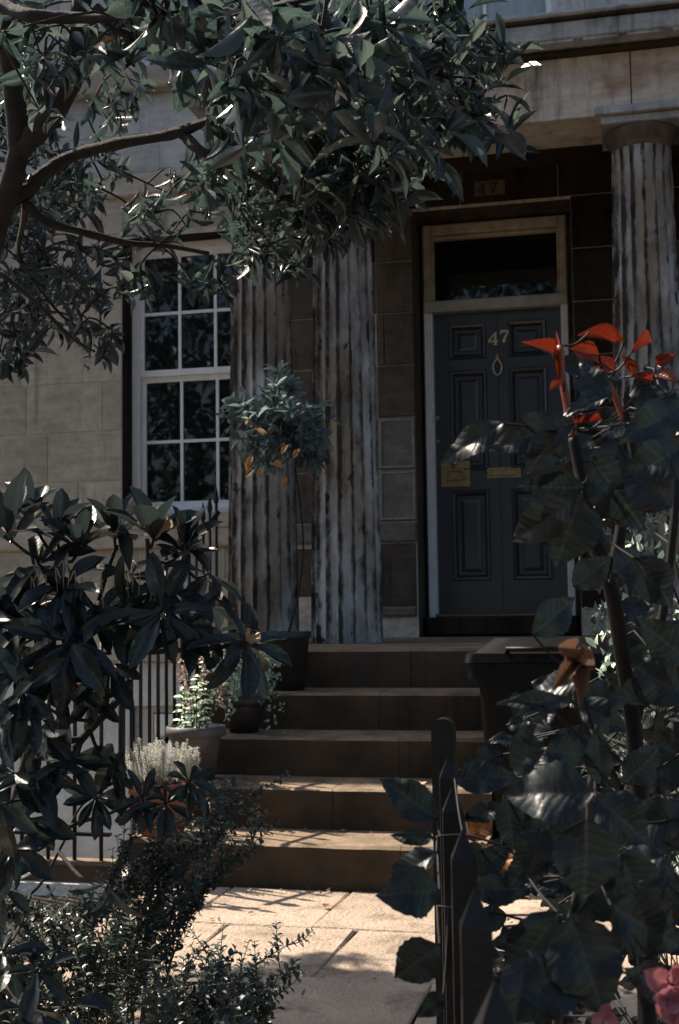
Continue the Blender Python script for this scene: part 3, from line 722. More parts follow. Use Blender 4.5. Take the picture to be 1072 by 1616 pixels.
# ================================================================== STEPS
steps = thing('entrance_steps', (-1.34, 5.02, 0), 'five worn brown stone steps rising from the path to the porch', 'steps')
joint = [-.93, -1.28, -1.05, -1.2, -1.10]
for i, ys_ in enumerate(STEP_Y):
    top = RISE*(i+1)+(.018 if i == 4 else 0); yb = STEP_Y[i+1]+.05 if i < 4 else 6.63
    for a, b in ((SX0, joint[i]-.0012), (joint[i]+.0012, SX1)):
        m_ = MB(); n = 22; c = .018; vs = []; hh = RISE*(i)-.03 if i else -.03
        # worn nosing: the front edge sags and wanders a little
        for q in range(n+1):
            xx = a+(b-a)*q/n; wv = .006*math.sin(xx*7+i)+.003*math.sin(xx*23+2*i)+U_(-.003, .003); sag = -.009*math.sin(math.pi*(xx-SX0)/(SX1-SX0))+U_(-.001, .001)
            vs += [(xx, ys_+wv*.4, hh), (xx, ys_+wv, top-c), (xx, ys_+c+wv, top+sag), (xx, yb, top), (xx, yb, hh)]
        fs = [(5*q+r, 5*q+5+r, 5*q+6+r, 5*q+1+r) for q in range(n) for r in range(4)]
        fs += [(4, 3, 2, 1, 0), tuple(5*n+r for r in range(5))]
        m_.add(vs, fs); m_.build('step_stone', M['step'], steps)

# ================================================================== RAILINGS
def iron_bar(mb, x, y, z0, z1, r_=.009, spear=True):
    mb.tube([(x, y, z0), (x, y, z1)], r_, 6)
    if spear: mb.tube([(x, y, z1), (x, y, z1+.012), (x, y, z1+.03), (x, y, z1+.10)], [r_, r_*1.6, r_*1.7, .001], 6)
r1 = thing('iron_railing', (-3.2, 4.93, 0), 'black iron railing along the front of the basement yard, facing the path', 'railing')
kb = MB().box(-6.2, -2.09, 4.88, 4.98, -.02, .10, .01).build('kerb_stone', M['step'], r1)
x = -2.16
while x > -5.6:
    b_ = MB(); iron_bar(b_, x, 4.93, .10, 1.02); b_.build('bar', M['iron'], r1); x -= .118
MB().box(-6.2, -2.12, 4.915, 4.945, .94, .953).build('rail', M['iron'], r1)
MB().box(-6.2, -2.12, 4.915, 4.945, .20, .213).build('rail', M['iron'], r1)
r2 = thing('iron_railing', (-2.12, 5.0, 0), 'black iron railing running up beside the steps to the left column', 'railing')
def rz(y_): return .12+max(0, (y_-5.0)/1.9)*.80
y_ = 5.05; 
while y_ < 6.34:
    b_ = MB(); iron_bar(b_, -2.12, y_, .20+(y_-5)*.5, 1.02+(y_-5)*.5, .009 if y_ > 5.1 else .016); b_.build('bar', M['iron'], r2); y_ += .105
for dz in (.96,): MB().tube([(-2.12, 5.0, dz), (-2.12, 6.34, dz+.67)], .014, 6).build('rail', M['iron'], r2)
MB().tube([(-2.12, 5.0, .25), (-2.12, 6.34, .92)], .012, 6).build('rail', M['iron'], r2)

# near right: black picket railing, square bars with pyramid tips, seen almost end on
r3 = thing('picket_railing', (-.12, 1.2, 0), 'black picket railing with pyramid tips at lower right, seen nearly end on', 'railing')
TIPS = [(781, 1545, .66), (750, 1398, .86), (731, 1305, 1.07), (714, 1240, 1.30), (707, 1193, 1.53)]
pp = []
for px_, py_, Z in TIPS:
    P = at(px_, py_, Z); pp.append(P); w_ = .0105; hc = .026
    m_ = MB(); a = P.x; b = P.y; z = P.z
    rt = math.atan2(pp[-1].y-pp[0].y, pp[-1].x-pp[0].x) if len(pp) > 1 else rad(103)
    ca, sa = math.cos(rt), math.sin(rt)
    sq = [(a+(u*ca-v*sa)*w_, b+(u*sa+v*ca)*w_) for u, v in ((-1, -1), (1, -1), (1, 1), (-1, 1))]
    m_.add([(s_[0], s_[1], -.03) for s_ in sq]+[(s_[0], s_[1], z-hc) for s_ in sq]+[(a, b, z)], [(0, 1, 5, 4), (1, 2, 6, 5), (2, 3, 7, 6), (3, 0, 4, 7), (4, 5, 8), (5, 6, 8), (6, 7, 8), (7, 4, 8)])
    m_.build('picket', M['iron'], r3)
P = at(700, 1133, 1.80); w_ = .0155
m_ = MB(); m_.box(P.x-w_, P.x+w_, P.y-w_, P.y+w_, -.03, P.z-.03)
n = 8
prof = [(P.x-w_, P.z-.03)]+[(P.x-w_*math.cos(math.pi*i/n), P.z-.012+.012*math.sin(math.pi*i/n)) for i in range(n+1)]+[(P.x+w_, P.z-.03)]
m_.prism(prof, P.y-w_, P.y+w_); m_.build('end_post', M['iron'], r3)
A, B = pp[0], P
for hz in (.78, .12):
    d_ = Vector((A.x-B.x, A.y-B.y, 0)).normalized()
    a_ = Vector((B.x, B.y, hz)); b_ = Vector((A.x, A.y, hz))+d_*.05; s_ = Vector((-d_.y, d_.x, 0))*.006; u_ = Vector((0, 0, .018))
    vs = [a_-s_-u_, a_+s_-u_, a_+s_+u_, a_-s_+u_, b_-s_-u_, b_+s_-u_, b_+s_+u_, b_-s_+u_]
    MB().add(vs, [(0, 1, 2, 3), (4, 7, 6, 5), (0, 4, 5, 1), (1, 5, 6, 2), (2, 6, 7, 3), (3, 7, 4, 0)]).build('rail', M['iron'], r3)

# ================================================================== WHEELIE BIN
M['bin'] = simple('black_bin_plastic', (.0025,.0032,.004), 0.45, var=0.4, scale=30, bmp=0.25, dist=.002, spec=0.15)
bx, by = -.375, 5.62
wb = thing('wheelie_bin', (bx, by, 0), 'black plastic wheelie bin standing at the right end of the steps', 'bin')
def frust(mb, cx, cy, z0, z1, w0, d0, w1, d1, dy=0, r_=.04, n=4):
    def rr(w, d, z, yy):
        out = []
        for (sx_, sy_, a0) in ((1, 1, 0), (-1, 1, 90), (-1, -1, 180), (1, -1, 270)):
            for k in range(n+1):
                a = rad(a0+90*k/n); out.append((cx+sx_*(w/2-r_)+r_*math.cos(a), cy+yy+sy_*(d/2-r_)+r_*math.sin(a), z))
        return out
    A = rr(w0, d0, z0, 0); B = rr(w1, d1, z1, dy); m_ = len(A)
    mb.add(A+B, [(i, (i+1) % m_, m_+(i+1) % m_, m_+i) for i in range(m_)], True)
    mb.add(A, [tuple(range(m_))[::-1]]); mb.add(B, [tuple(range(m_))])
b_ = MB(); frust(b_, bx, by, .06, .82, .46, .50, .54, .60, 0); frust(b_, bx, by, .82, .885, .62, .70, .62, .70); b_.build('body', M['bin'], wb)
l_ = MB(); frust(l_, bx, by-.01, .888, .925, .645, .72, .63, .70); frust(l_, bx, by-.01, .9255, .985, .58, .62, .42, .42, 0, .09); 
lid = l_.build('lid', M['bin'], wb)
l_ = MB(); l_.tube([(bx-.2, by+.36, .90), (bx-.2, by+.42, .93), (bx+.2, by+.42, .93), (bx+.2, by+.36, .90)], .016, 8); l_.build('handle', M['bin'], wb)
l_ = MB(); l_.tube([(bx-.14, by-.35, .93), (bx-.14, by-.385, .945), (bx+.14, by-.385, .945), (bx+.14, by-.35, .93)], .012, 8); l_.build('lid_grip', M['bin'], lid)
for sx_ in (-1, 1):
    MB().tube([(bx+sx_*.25, by+.26, .09), (bx+sx_*.20, by+.26, .09)], .10, 18).build('wheel', M['iron'], wb)

# ================================================================== POTS
def pot(name, x, y, z, r0, r1_, h_, mat, label, cat, rim=.018):
    t_ = thing(name, (x, y, z), label, cat)
    MB().lathe((x, y, z+.001), [(0.001, 0), (r0, 0), (r1_*.97, h_-.05), (r1_*.99, h_-.045), (r1_+rim, h_-.042), (r1_+rim, h_), (r1_, h_+.002), (r1_-.012, h_-.03)], 32).build('pot', mat, t_)
    MB().lathe((x, y, z), [(r1_-.01, h_-.025), (r1_*.5, h_-.015), (.001, h_-.012)], 20).build('soil', M['soil'], t_)
    return t_
# grey pot with grey-green plant and pale pink flower spikes
gp = pot('potted_plant', -1.95, 5.50, .361, .085, .118, .235, M['greypot'], 'grey pot holding a grey-green leafy plant with pale pink flower spikes', 'potted plant')
pl = Plant(gp, M['l_pale'], limit=120); fl = Plant(gp, M['petal_pale'], 'petal', 'petals', 100)
sm = MB()
for i in range(7):
    b0 = Vector((-1.95+U_(-.06, .06), 5.50+U_(-.05, .05), .57)); hgt = U_(.16, .34); tip = b0+Vector((U_(-.06, .06), U_(-.04, .04), hgt))
    sm.tube([b0, (b0+tip)/2+rvec()*.01, tip], [.004, .003, .002], 5)
    for k in range(16):
        t_ = k/16; p = b0.lerp(tip, t_); a = k*2.4; d_ = Vector((math.cos(a), math.sin(a), .35))
        pl.leaf(p, d_, Vector((0, 0, 1)), U_(.035, .055), .013, RN.choice(P_lance))
for (px_, py_, hh) in ((300, 1085, .30), (345, 1080, .16), (322, 1060, .2), (290, 1050, .13), (325, 1005, .10), (360, 1035, .12)):
    P0 = onY(px_, py_, 5.5); b0 = Vector((-1.95+(P0.x+1.95)*.3, 5.5, .58)); sm.tube(smooth([b0, (b0+P0)/2+Vector((.01, 0, 0)), P0], 3), .003, 5)
    for k in range(34):
        q = P0+Vector((U_(-.018, .018), U_(-.018, .018), U_(-.11, .03))); fl.leaf(q, rvec()+Vector((0, 0, .4)), rvec(), U_(.014, .022), .012, RN.choice(P_petal))
sm.build('stems', M['stem'], gp, kind='stuff'); pl.finish(); fl.finish()
# terracotta pot with silvery heather
tp = pot('potted_plant', -1.97, 5.13, .181, .09, .125, .215, M['terracotta'], 'terracotta pot full of silvery white heather on the lowest step', 'potted plant')
pl = Plant(tp, M['l_silver'], 'sprig_leaf', 'foliage', 0); sm = MB()
for i in range(90):
    a = U_(0, 6.28); r_ = .12*math.sqrt(RN.random()); b0 = Vector((-1.97+r_*math.cos(a), 5.13+r_*math.sin(a), .375)); hg = U_(.12, .21)*(1.1-r_*2)
    tip = b0+Vector((math.cos(a)*r_*.6+U_(-.012, .012), math.sin(a)*r_*.4, hg)); sm.tube([b0, tip], [.0018, .001], 4)
    for k in range(58):
        t_ = .15+.85*k/58; p = b0.lerp(tip, t_); aa = k*2.4
        pl.leaf(p, Vector((math.cos(aa), math.sin(aa), .8)), Vector((0, 0, 1))-Vector((math.cos(aa), math.sin(aa), 0)), U_(.010, .017), .0055, P_small[0])
sm.build('stems', M['stem'], tp, kind='stuff'); pl.finish()
# clipped bay tree on the second highest step
by_ = thing('bay_tree', (-1.70, 6.16, .72), 'clipped ball headed bay tree with yellowing leaves in a black pot before the columns', 'tree')
MB().lathe((-1.70, 6.16, .721), [(.001, 0), (.085, 0), (.11, .25), (.122, .255), (.122, .285), (.11, .287), (.10, .26)], 28).build('pot', M['blackpot'], by_)
MB().lathe((-1.70, 6.16, .721), [(.105, .262), (.001, .272)], 20).build('soil', M['soil'], by_)
MB().tube(smooth([(-1.70, 6.16, .98), (-1.640, 6.17, 1.2), (-1.615, 6.17, 1.5), (-1.66, 6.14, 1.95)], 4), lerp_r(.0065, .0045, 13), 8).build('trunk', M['darkbark'], by_)
pl = Plant(by_, M['l_bay'], limit=290); sm = MB(); cc = onY(443, 683, 6.14)
for i in range(135):
    d_ = rvec(); d_.z = d_.z*1.0+.1; r_ = .25*(RN.random()**.35); c_ = cc+Vector((d_.x*r_*1.12, d_.y*r_, d_.z*r_*.92))
    if d_.z < -.6: c_.z += .05
    c_ += Vector((0, 0, .05*math.sin(d_.x*6+1)))+rvec()*.02
    sm.tube([cc+(c_-cc)*.2, c_], [.003, .0015], 4, False)
    whorl(pl, c_, d_+Vector((0, 0, .5)), RN.randint(4, 6), U_(.062, .090), .40, P_bay, (35, 90), .3, droop=.05)
for px_, py_ in ((395, 722), (402, 742), (455, 706), (477, 712), (430, 728), (448, 748)):
    for k in range(1 if px_ > 410 else 2): pl.leaf(onY(px_+U_(-5, 5), py_+U_(-5, 5), 5.88), Vector((U_(-.7, .7), -.2, -.6)), Vector((U_(-.3, .3), -1, .4)), .06, .028, P_bay[0], M['l_yellow'])
sm.build('twigs', M['stem'], by_, kind='stuff'); pl.finish()
# trailing plant at the end of the third step
tr = pot('potted_plant', -1.83, 5.84, .541, .07, .10, .17, M['blackpot'], 'small dark pot of trailing ivy-like plant at the left end of the steps', 'potted plant')
pl = Plant(tr, M['l_pale'], limit=0); sm = MB()
for i in range(42):
    a = U_(0, 6.28); pts = [Vector((-1.83, 5.84, .70)), Vector((-1.83+.11*math.cos(a), 5.84+.11*math.sin(a), .77+U_(-.03, .16)))]
    e_ = pts[1]+Vector((math.cos(a)*U_(.02, .10), math.sin(a)*.07, U_(-.22, .10))); pts.append(e_); pts = smooth(pts, 5); sm.tube(pts, .0018, 4)
    for p in pts[1:]:
        for k in range(3): pl.leaf(p+rvec()*.01, rvec()+Vector((0, -.4, 0)), rvec()+Vector((0, -.6, .5)), U_(.014, .024), .014, P_small[0])
sm.build('stems', M['stem'], tr, kind='stuff'); pl.finish()

# ================================================================== BIG TREE (upper left)
T0 = at(-150, 1500, 3.2); T0.z = 0
tree = thing('broadleaf_tree', T0, 'dark broad-leaved evergreen tree reaching across the top left of the house', 'tree')
def br(pts, r0, r1_, n=8, name='branch', mat='bark'):
    p = smooth([at(*q) if not isinstance(q, Vector) else q for q in pts], 5)
    MB().tube(p, [max(.001, a_*(1+U_(-.13, .13))) for a_ in lerp_r(r0, r1_, len(p))], n).build(name, M[mat], tree); return p
BR = []
BR.append(br([T0, at(-120, 900, 3.1), at(-70, 560, 3.0), at(-10, 370, 2.95), at(28, 240, 2.9), at(18, 120, 2.85), at(5, 0, 2.8), at(-10, -260, 2.8)], .034, .018, 10, 'trunk'))
BR.append(br([(28, 240, 2.9), (75, 190, 2.85), (112, 130, 2.8), (122, 50, 2.75), (150, -60, 2.7), (260, -200, 2.6)], .026, .016))
BR.append(br([(-40, -10, 2.7), (10, 12, 2.65), (50, 25, 2.6), (110, 28, 2.6), (170, 27, 2.55), (225, 18, 2.5)], .016, .010))
BR.append(br([(-60, 345, 2.95), (0, 325, 2.95), (45, 300, 2.95), (62, 280, 2.95), (110, 248, 2.95), (180, 228, 2.9), (270, 212, 2.85), (340, 190, 2.8), (430, 186, 2.7), (520, 210, 2.65), (600, 245, 2.6)], .022, .006))
BR.append(br([(40, 322, 2.95), (75, 350, 2.95), (130, 366, 3.0), (200, 383, 3.05), (262, 388, 3.1), (330, 400, 3.1)], .013, .005))
BR.append(br([(150, 15, 2.6), (190, 45, 2.6), (225, 66, 2.6), (250, 72, 2.6)], .014, .010))
BR.append(br([(230, 30, 2.5), (260, 55, 2.45), (300, 58, 2.4), (360, 30, 2.3), (440, 8, 2.2), (520, -10, 2.1)], .010, .005))
BR.append(br([(300, -20, 2.3), (318, 30, 2.3), (345, 90, 2.3), (395, 140, 2.35), (440, 175, 2.4), (530, 215, 2.45), (600, 226, 2.5), (700, 215, 2.5)], .009, .003))
BR.append(br([(290, 212, 2.85), (320, 240, 2.8), (390, 270, 2.8), (450, 310, 2.8), (520, 340, 2.8), (560, 370, 2.8)], .014, .004))
BR.append(br([(0, 430, 3.3), (60, 480, 3.3), (110, 530, 3.3), (150, 555, 3.3)], .008, .003, 6))
BR.append(br([(28, 240, 2.9), (40, 330, 3.2), (30, 400, 3.5), (60, 450, 3.7), (100, 500, 3.8), (150, 530, 3.8)], .010, .003, 6))
BR.append(br([(0, 300, 2.95), (30, 250, 3.4), (60, 180, 3.8), (80, 130, 3.9)], .009, .003, 6))
BR.append(br([(150, -60, 2.7), (350, -80, 2.6), (560, -40, 2.5), (660, 20, 2.5), (700, 90, 2.5)], .014, .004))
BR.append(br([(450, 186, 2.7), (495, 150, 2.3), (500, 100, 2.1), (510, 40, 2.0), (520, -40, 2.0)], .006, .003, 6))
pl = Plant(tree, M['l_tree'], limit=295); tw = MB()
allp = [p for b in BR for p in b[2:]]
def twig(c, r_=.0022):
    q = min(allp, key=lambda p: (p-c).length+abs(p.z-c.z)*.2); md = (q+c)/2+Vector((U_(-.03, .03), U_(-.03, .03), U_(.0, .06)))
    tw.tube(smooth([q, md, c], 3), [r_*1.6, r_*1.5, r_*1.4, r_*1.3, r_*1.2, r_, r_*.8], 5, False)
    if (q-c).length < .5: allp.append(c); allp.append(md)
CL = [(50, 100, 90, 90, 2.3, 2.75, 8, .08), (200, 40, 80, 40, 2.4, 3.0, 6, .085), (660, 55, 110, 60, 2.3, 3.0, 30, .095), (735, 130, 60, 60, 2.4, 2.9, 15, .09), (755, 195, 48, 18, 2.5, 2.8, 7, .09), (640, 180, 90, 60, 2.3, 3.1, 24, .09), (605, 285, 70, 45, 2.5, 3.2, 18, .085),
      (505, 300, 105, 60, 2.6, 3.4, 30, .085), (520, 345, 50, 30, 2.6, 3.3, 20, .08), (560, 300, 90, 55, 2.9, 3.6, 30, .075), (430, 320, 70, 60, 3.0, 3.6, 20, .075), (380, 130, 90, 50, 2.6, 3.4, 14, .08), (430, 395, 40, 25, 2.9, 3.4, 12, .075), (445, 100, 110, 75, 1.95, 2.5, 22, .095), (330, 25, 110, 30, 2.2, 2.8, 9, .095), (560, 70, 50, 60, 1.9, 2.2, 8, .10),
      (470, 210, 120, 40, 2.5, 3.3, 24, .085), (370, 240, 70, 40, 2.6, 3.3, 8, .08), (600, 80, 90, 70, 2.6, 3.4, 24, .09),
      (55, 200, 75, 110, 3.5, 4.4, 38, .078), (100, 60, 100, 55, 2.5, 3.2, 12, .09), (60, 390, 90, 60, 3.5, 4.4, 28, .075), (70, 490, 90, 50, 3.6, 4.4, 24, .07), (165, 430, 60, 50, 3.4, 4.2, 14, .07), (100, 300, 90, 50, 3.4, 4.2, 16, .075), (430, 60, 110, 50, 2.0, 2.6, 14, .09), (400, 180, 80, 50, 2.4, 3.2, 14, .08), (550, 240, 110, 70, 2.6, 3.5, 26, .08), (170, 535, 55, 30, 3.4, 4.2, 6, .07),
      (20, 560, 30, 20, 3.4, 4, 6, .07), (30, 420, 50, 90, 3.6, 4.4, 18, .068), (150, 260, 50, 60, 3.6, 4.2, 10, .07), (310, 280, 90, 50, 3.0, 3.8, 10, .08), (270, 350, 80, 30, 3.0, 3.6, 8, .075), (180, 150, 50, 60, 3.0, 3.8, 7, .08), (330, 420, 60, 30, 3, 3.6, 4, .075), (240, 440, 30, 40, 3.2, 3.6, 2, .075), (580, 350, 30, 25, 2.7, 3.1, 4, .08), (460, 420, 35, 12, 2.9, 3.3, 2, .08), (780, 90, 25, 20, 2.5, 2.8, 2, .09)]
for cx, cy, rx, ry, za, zb, nw, L in CL:
    for i in range(nw):
        a = U_(0, 6.28); r_ = math.sqrt(RN.random()); Z_ = U_(za, zb); c_ = at(cx+rx*r_*math.cos(a), cy+ry*r_*math.sin(a), Z_)
        twig(c_)
        ax = Vector((U_(-.2, .9), U_(-.8, .3), U_(-.7, .5)))
        whorl(pl, c_, ax, RN.randint(6, 10), L*U_(.6, 1.1), U_(.21, .31) if Z_ > 2.3 else .36, P_tree, (20, 125), .8, droop=.35, along=2.2)
# unseen crown past the frame, its dense clump added to shade the path
for i in range(560):
    c_ = Vector((U_(-4.0, .3), U_(1.6, 4.6), U_(3.1, 4.9))) if i < 12 else Vector((-3.25, 4.38, 3.7))+rvec()*(RN.random()**.4)*.80
    px_, py_, z_ = project(c_)
    if z_ < 0 or py_ > -40 and px_ > -60: continue
    if RN.random() < .5: twig(c_, .003)
    whorl(pl, c_, rvec()+Vector((0, 0, .3)), 8, .13, .42, P_tree[:1], (40, 110), .3, droop=.3)
tw.build('twigs', M['bark'], tree, kind='stuff'); pl.finish()

# ================================================================== RHODODENDRON (middle left)
rb = at(40, 1700, 2.7); rb.z = 0
rh = thing('rhododendron', rb, 'rhododendron bush with whorls of long dark leaves in front of the window wall at left', 'bush')
def rbr(pts, r0, r1_, mat='bark', name='branch'):
    p = smooth([at(*q) if not isinstance(q, Vector) else q for q in pts], 5)
    MB().tube(p, lerp_r(r0, r1_, len(p)), 8).build(name, M[mat], rh); return p
RB = [rbr([rb, (-10, 1500, 2.7), (10, 1330, 2.7), (30, 1240, 2.7), (60, 1120, 2.7), (80, 1000, 2.7)], .016, .007),
      rbr([(20, 1300, 2.7), (80, 1235, 2.65), (130, 1165, 2.6), (190, 1100, 2.6), (215, 1045, 2.6), (245, 985, 2.6), (265, 930, 2.6), (290, 880, 2.6)], .011, .004),
      rbr([(225, 1030, 2.6), (300, 1025, 2.55), (345, 1022, 2.5), (385, 1012, 2.5)], .006, .004),
      rbr([(60, 1120, 2.7), (110, 1020, 2.65), (150, 960, 2.6), (170, 900, 2.6), (185, 860, 2.6)], .007, .004),
      rbr([(80, 1000, 2.7), (60, 920, 2.7), (45, 850, 2.7)], .006, .003),
      rbr([(150, 960, 2.6), (120, 920, 2.6), (100, 880, 2.6)], .004, .003),
      rbr([(245, 985, 2.6), (235, 900, 2.5), (232, 850, 2.5)], .004, .003),
      rbr([(10, 1355, 2.7), (70, 1330, 2.65), (120, 1300, 2.6), (170, 1285, 2.6), (235, 1250, 2.6), (260, 1240, 2.6)], .005, .003),
      rbr([(0, 1440, 2.7), (60, 1400, 2.7), (100, 1330, 2.7), (130, 1270, 2.7), (190, 1230, 2.7)], .004, .002),
      rbr([rb, (-40, 1450, 2.8), (-60, 1250, 2.8), (-40, 1100, 2.8)], .012, .006)]
pl = Plant(rh, M['l_rhodo'], limit=295)
# (px, py, Z, length, n, axis, spread)
UPR, DWN = (0, 0, 1), (0, -.3, -.6)
WH = [(50, 818, 2.6, .125, 8, (-.1, -.2, 1)), (90, 845, 2.6, .115, 8, (.1, -.2, 1)), (127, 862, 2.55, .12, 9, (.1, -.3, 1)), (181, 848, 2.6, .13, 9, (0, -.2, 1)), (243, 850, 2.5, .135, 10, (.25, -.3, 1)), (290, 870, 2.5, .12, 9, (.4, -.3, .9)),
      (15, 850, 2.5, .15, 9, (-.2, -.2, 1)), (60, 890, 2.55, .13, 8, (0, -.5, .8)), (10, 930, 2.5, .15, 8, (-.3, -.4, .8)), (330, 905, 2.6, .12, 8, (.6, -.1, .8)), (95, 925, 2.5, .14, 8, (0, -.5, .6)), (205, 905, 2.55, .13, 8, (.1, -.4, .6)),
      (150, 965, 2.5, .14, 9, (.1, -.5, .3)), (265, 925, 2.5, .12, 8, (.3, -.4, .5)), (255, 965, 2.45, .135, 8, (.2, -.6, .2)), (300, 985, 2.5, .12, 8, (.4, -.4, .2)), (200, 960, 2.5, .13, 6, (0, -.6, .3)), (390, 1012, 2.5, .135, 10, (.8, -.3, .6)), (345, 1000, 2.6, .11, 6, (.6, -.3, .3)),
      (50, 985, 2.5, .145, 9, (-.1, -.5, .4)), (110, 1010, 2.45, .14, 8, (0, -.5, .2)), (30, 1050, 2.45, .14, 9, (-.2, -.6, .3)), (36, 1088, 2.4, .14, 6, (.6, -.5, .2)), (90, 1075, 2.5, .13, 7, (0, -.6, .1)), (175, 1050, 2.5, .12, 6, (.1, -.5, -.1)), (0, 1130, 2.4, .14, 8, (-.1, -.5, .3)), (150, 1095, 2.55, .11, 5, (.2, -.5, -.2)),
      (60, 1150, 2.5, .13, 6, (.1, -.5, 0)), (20, 1220, 2.5, .13, 6, (0, -.5, 0)), (0, 1010, 2.6, .14, 8, (0, -.3, .3)), (0, 1270, 2.4, .13, 5, (.2, -.5, -.2)), (40, 930, 2.65, .13, 7, (0, 0, 1)), (225, 935, 2.7, .12, 7, (0, .2, .8)), (330, 955, 2.7, .11, 6, (.4, .2, .6)),
      (180, 1222, 2.55, .07, 6, (.3, -.5, .4)), (152, 1258, 2.55, .10, 8, (.3, -.5, .1)), (300, 1232, 2.5, .082, 9, (.6, -.4, .5)), (262, 1268, 2.5, .078, 8, (.1, -.4, .4)), (0, 1400, 2.6, .12, 5, (.4, -.4, .2)),
      (40, 1590, 2.4, .12, 7, (.2, -.3, .7)), (60, 1530, 2.4, .11, 6, (.3, -.4, .5)), (45, 1290, 2.5, .12, 7, (.2, -.4, .2)), (110, 1200, 2.5, .11, 7, (.2, -.4, .1)), (60, 1215, 2.5, .12, 7, (0, -.4, .1)), (20, 1340, 2.5, .11, 6, (.3, -.4, .2)), (225, 1262, 2.5, .07, 7, (.2, -.4, .3)), (330, 1262, 2.55, .06, 6, (.3, -.4, .3)), (165, 1180, 2.6, .10, 5, (.2, -.4, -.2)), (170, 1400, 2.5, .10, 4, (.1, -.3, -.6)), (100, 1590, 2.5, .11, 6, (.2, -.4, .6)), (5, 1500, 2.4, .12, 6, (.2, -.3, .4))]
tw = MB(); allp = [p for b in RB for p in b]; bd = Plant(rh, M['bud'], 'bud', 'buds', 80)
for px_, py_, Z, L, n, ax in WH:
    c_ = at(px_, py_, Z); ax = Vector(ax)
    q = min([p for p in allp if p.z < c_.z+.05] or allp, key=lambda p: (p-c_).length); tw.tube(smooth([q, (q+c_)/2+Vector((0, 0, -.02)), c_], 3), lerp_r(.0045, .003, 7), 6, False)
    up = py_ < 880
    whorl(pl, c_, ax, n, L*.84, .36 if up else .33, P_rhodo, (20, 85) if up else (55, 120), .22, droop=.12 if up else .75)
    if up or px_ == 390:
        for k in range(4):
            a = k*1.57; bd.leaf(c_, Vector(ax).normalized()+Vector((math.cos(a), math.sin(a), 0))*.25, Vector((math.cos(a), math.sin(a), -.2)), .03 if px_ != 243 else .055, .012 if px_ != 243 else .022, P_petal[0])
# spent flower stalks
for (px_, py_) in [(62, 905), (72, 912), (88, 900), (110, 898), (118, 905), (130, 915), (190, 892), (210, 890), (222, 900), (160, 915), (50, 915), (100, 890), (240, 905), (200, 905)]:
    a = at(px_+U_(-4, 4), py_+45, 2.5); b_ = at(px_, py_-5, 2.48); c_ = at(px_+U_(-14, 14), py_+U_(2, 18), 2.47)
    MB().tube(smooth([a, (a+b_)/2, b_, c_], 3), .0011, 5).build('flower_stalk', M['bud'], rh)
tw.build('twigs', M['bark'], rh, kind='stuff'); pl.finish(); bd.finish()

# ================================================================== SMALL LEAVED SHRUBS (lower left)
def sprigs(name, label, base, tips, n_extra, box, Zr, seed, spread=.35):
    b0 = at(*base); b0.z = 0
    s = thing(name, b0, label, 'shrub'); sm = MB(); pl = Plant(s, M['l_box'], limit=200, stuff='foliage')
    r = random.Random(seed)
    def gv(): return Vector((r.gauss(0, 1), r.gauss(0, 1), r.gauss(0, 1))).normalized()
    def leafy(pts, t0, sz):
        L = r.randint(0, 3); gap = .0115; acc = 0; tot = sum((pts[i+1]-pts[i]).length for i in range(len(pts)-1)); run = 0
        for i in range(len(pts)-1):
            seg = pts[i+1]-pts[i]; l = seg.length; d_ = seg.normalized(); x = gap-acc
            while x < l:
                L += 1; p = pts[i]+d_*x; t_ = (run+x)/tot; x += gap*r.uniform(.8, 1.2)
                if t_ < t0 or r.random() < .08: continue
                o1 = d_.orthogonal().normalized(); o1.rotate(Quaternion(d_, L*1.57))
                for sgn in (1, -1):
                    ln = r.uniform(.017, .029)*sz*(1.05-.35*t_)
                    pl.leaf(p, o1*sgn+d_*r.uniform(.1, .7)+gv()*.3, d_+Vector((0, 0, .5))+gv()*.4, ln, ln*r.uniform(.5, .68), P_small[0])
            acc = (acc+l) % gap; run += l
    T = [at(px_, py_, Z) for px_, py_, Z in tips]+[at(r.uniform(box[0], box[2]), r.uniform(box[1], box[3]), r.uniform(*Zr)) for _ in range(n_extra)]
    for tp_ in T:
        st_ = Vector((tp_.x*.4+b0.x*.6+r.uniform(-spread, spread)*.6, tp_.y*.6+b0.y*.4+r.uniform(-spread, spread)*.5, 0)); d0 = tp_-st_
        p1 = st_+Vector((d0.x*.2+r.uniform(-.05, .05), d0.y*.3, max(.03, d0.z*.5))); p2 = st_+Vector((d0.x*.65+r.uniform(-.03, .03), d0.y*.7, d0.z*.82+.01))
        pts = smooth([st_, p1, p2, tp_], 6); sm.tube(pts, lerp_r(.003, .001, len(pts)), 4); leafy(pts, .35, 1)
        for k in range(r.randint(4, 7)):
            q = r.randint(5, len(pts)-3); d_ = (pts[q+1]-pts[q]).normalized(); sd = (d_+gv()*.85+Vector((0, 0, .45))).normalized(); l = r.uniform(.05, .12)
            e = pts[q]+sd*l+Vector((0, 0, .01)); b = smooth([pts[q], pts[q]+sd*l*.5+gv()*.006, e], 3); sm.tube(b, lerp_r(.0014, .0007, len(b)), 4); leafy(b, .08, .85)
    sm.build('stems', M['stem'], s, kind='stuff'); pl.finish(); return s
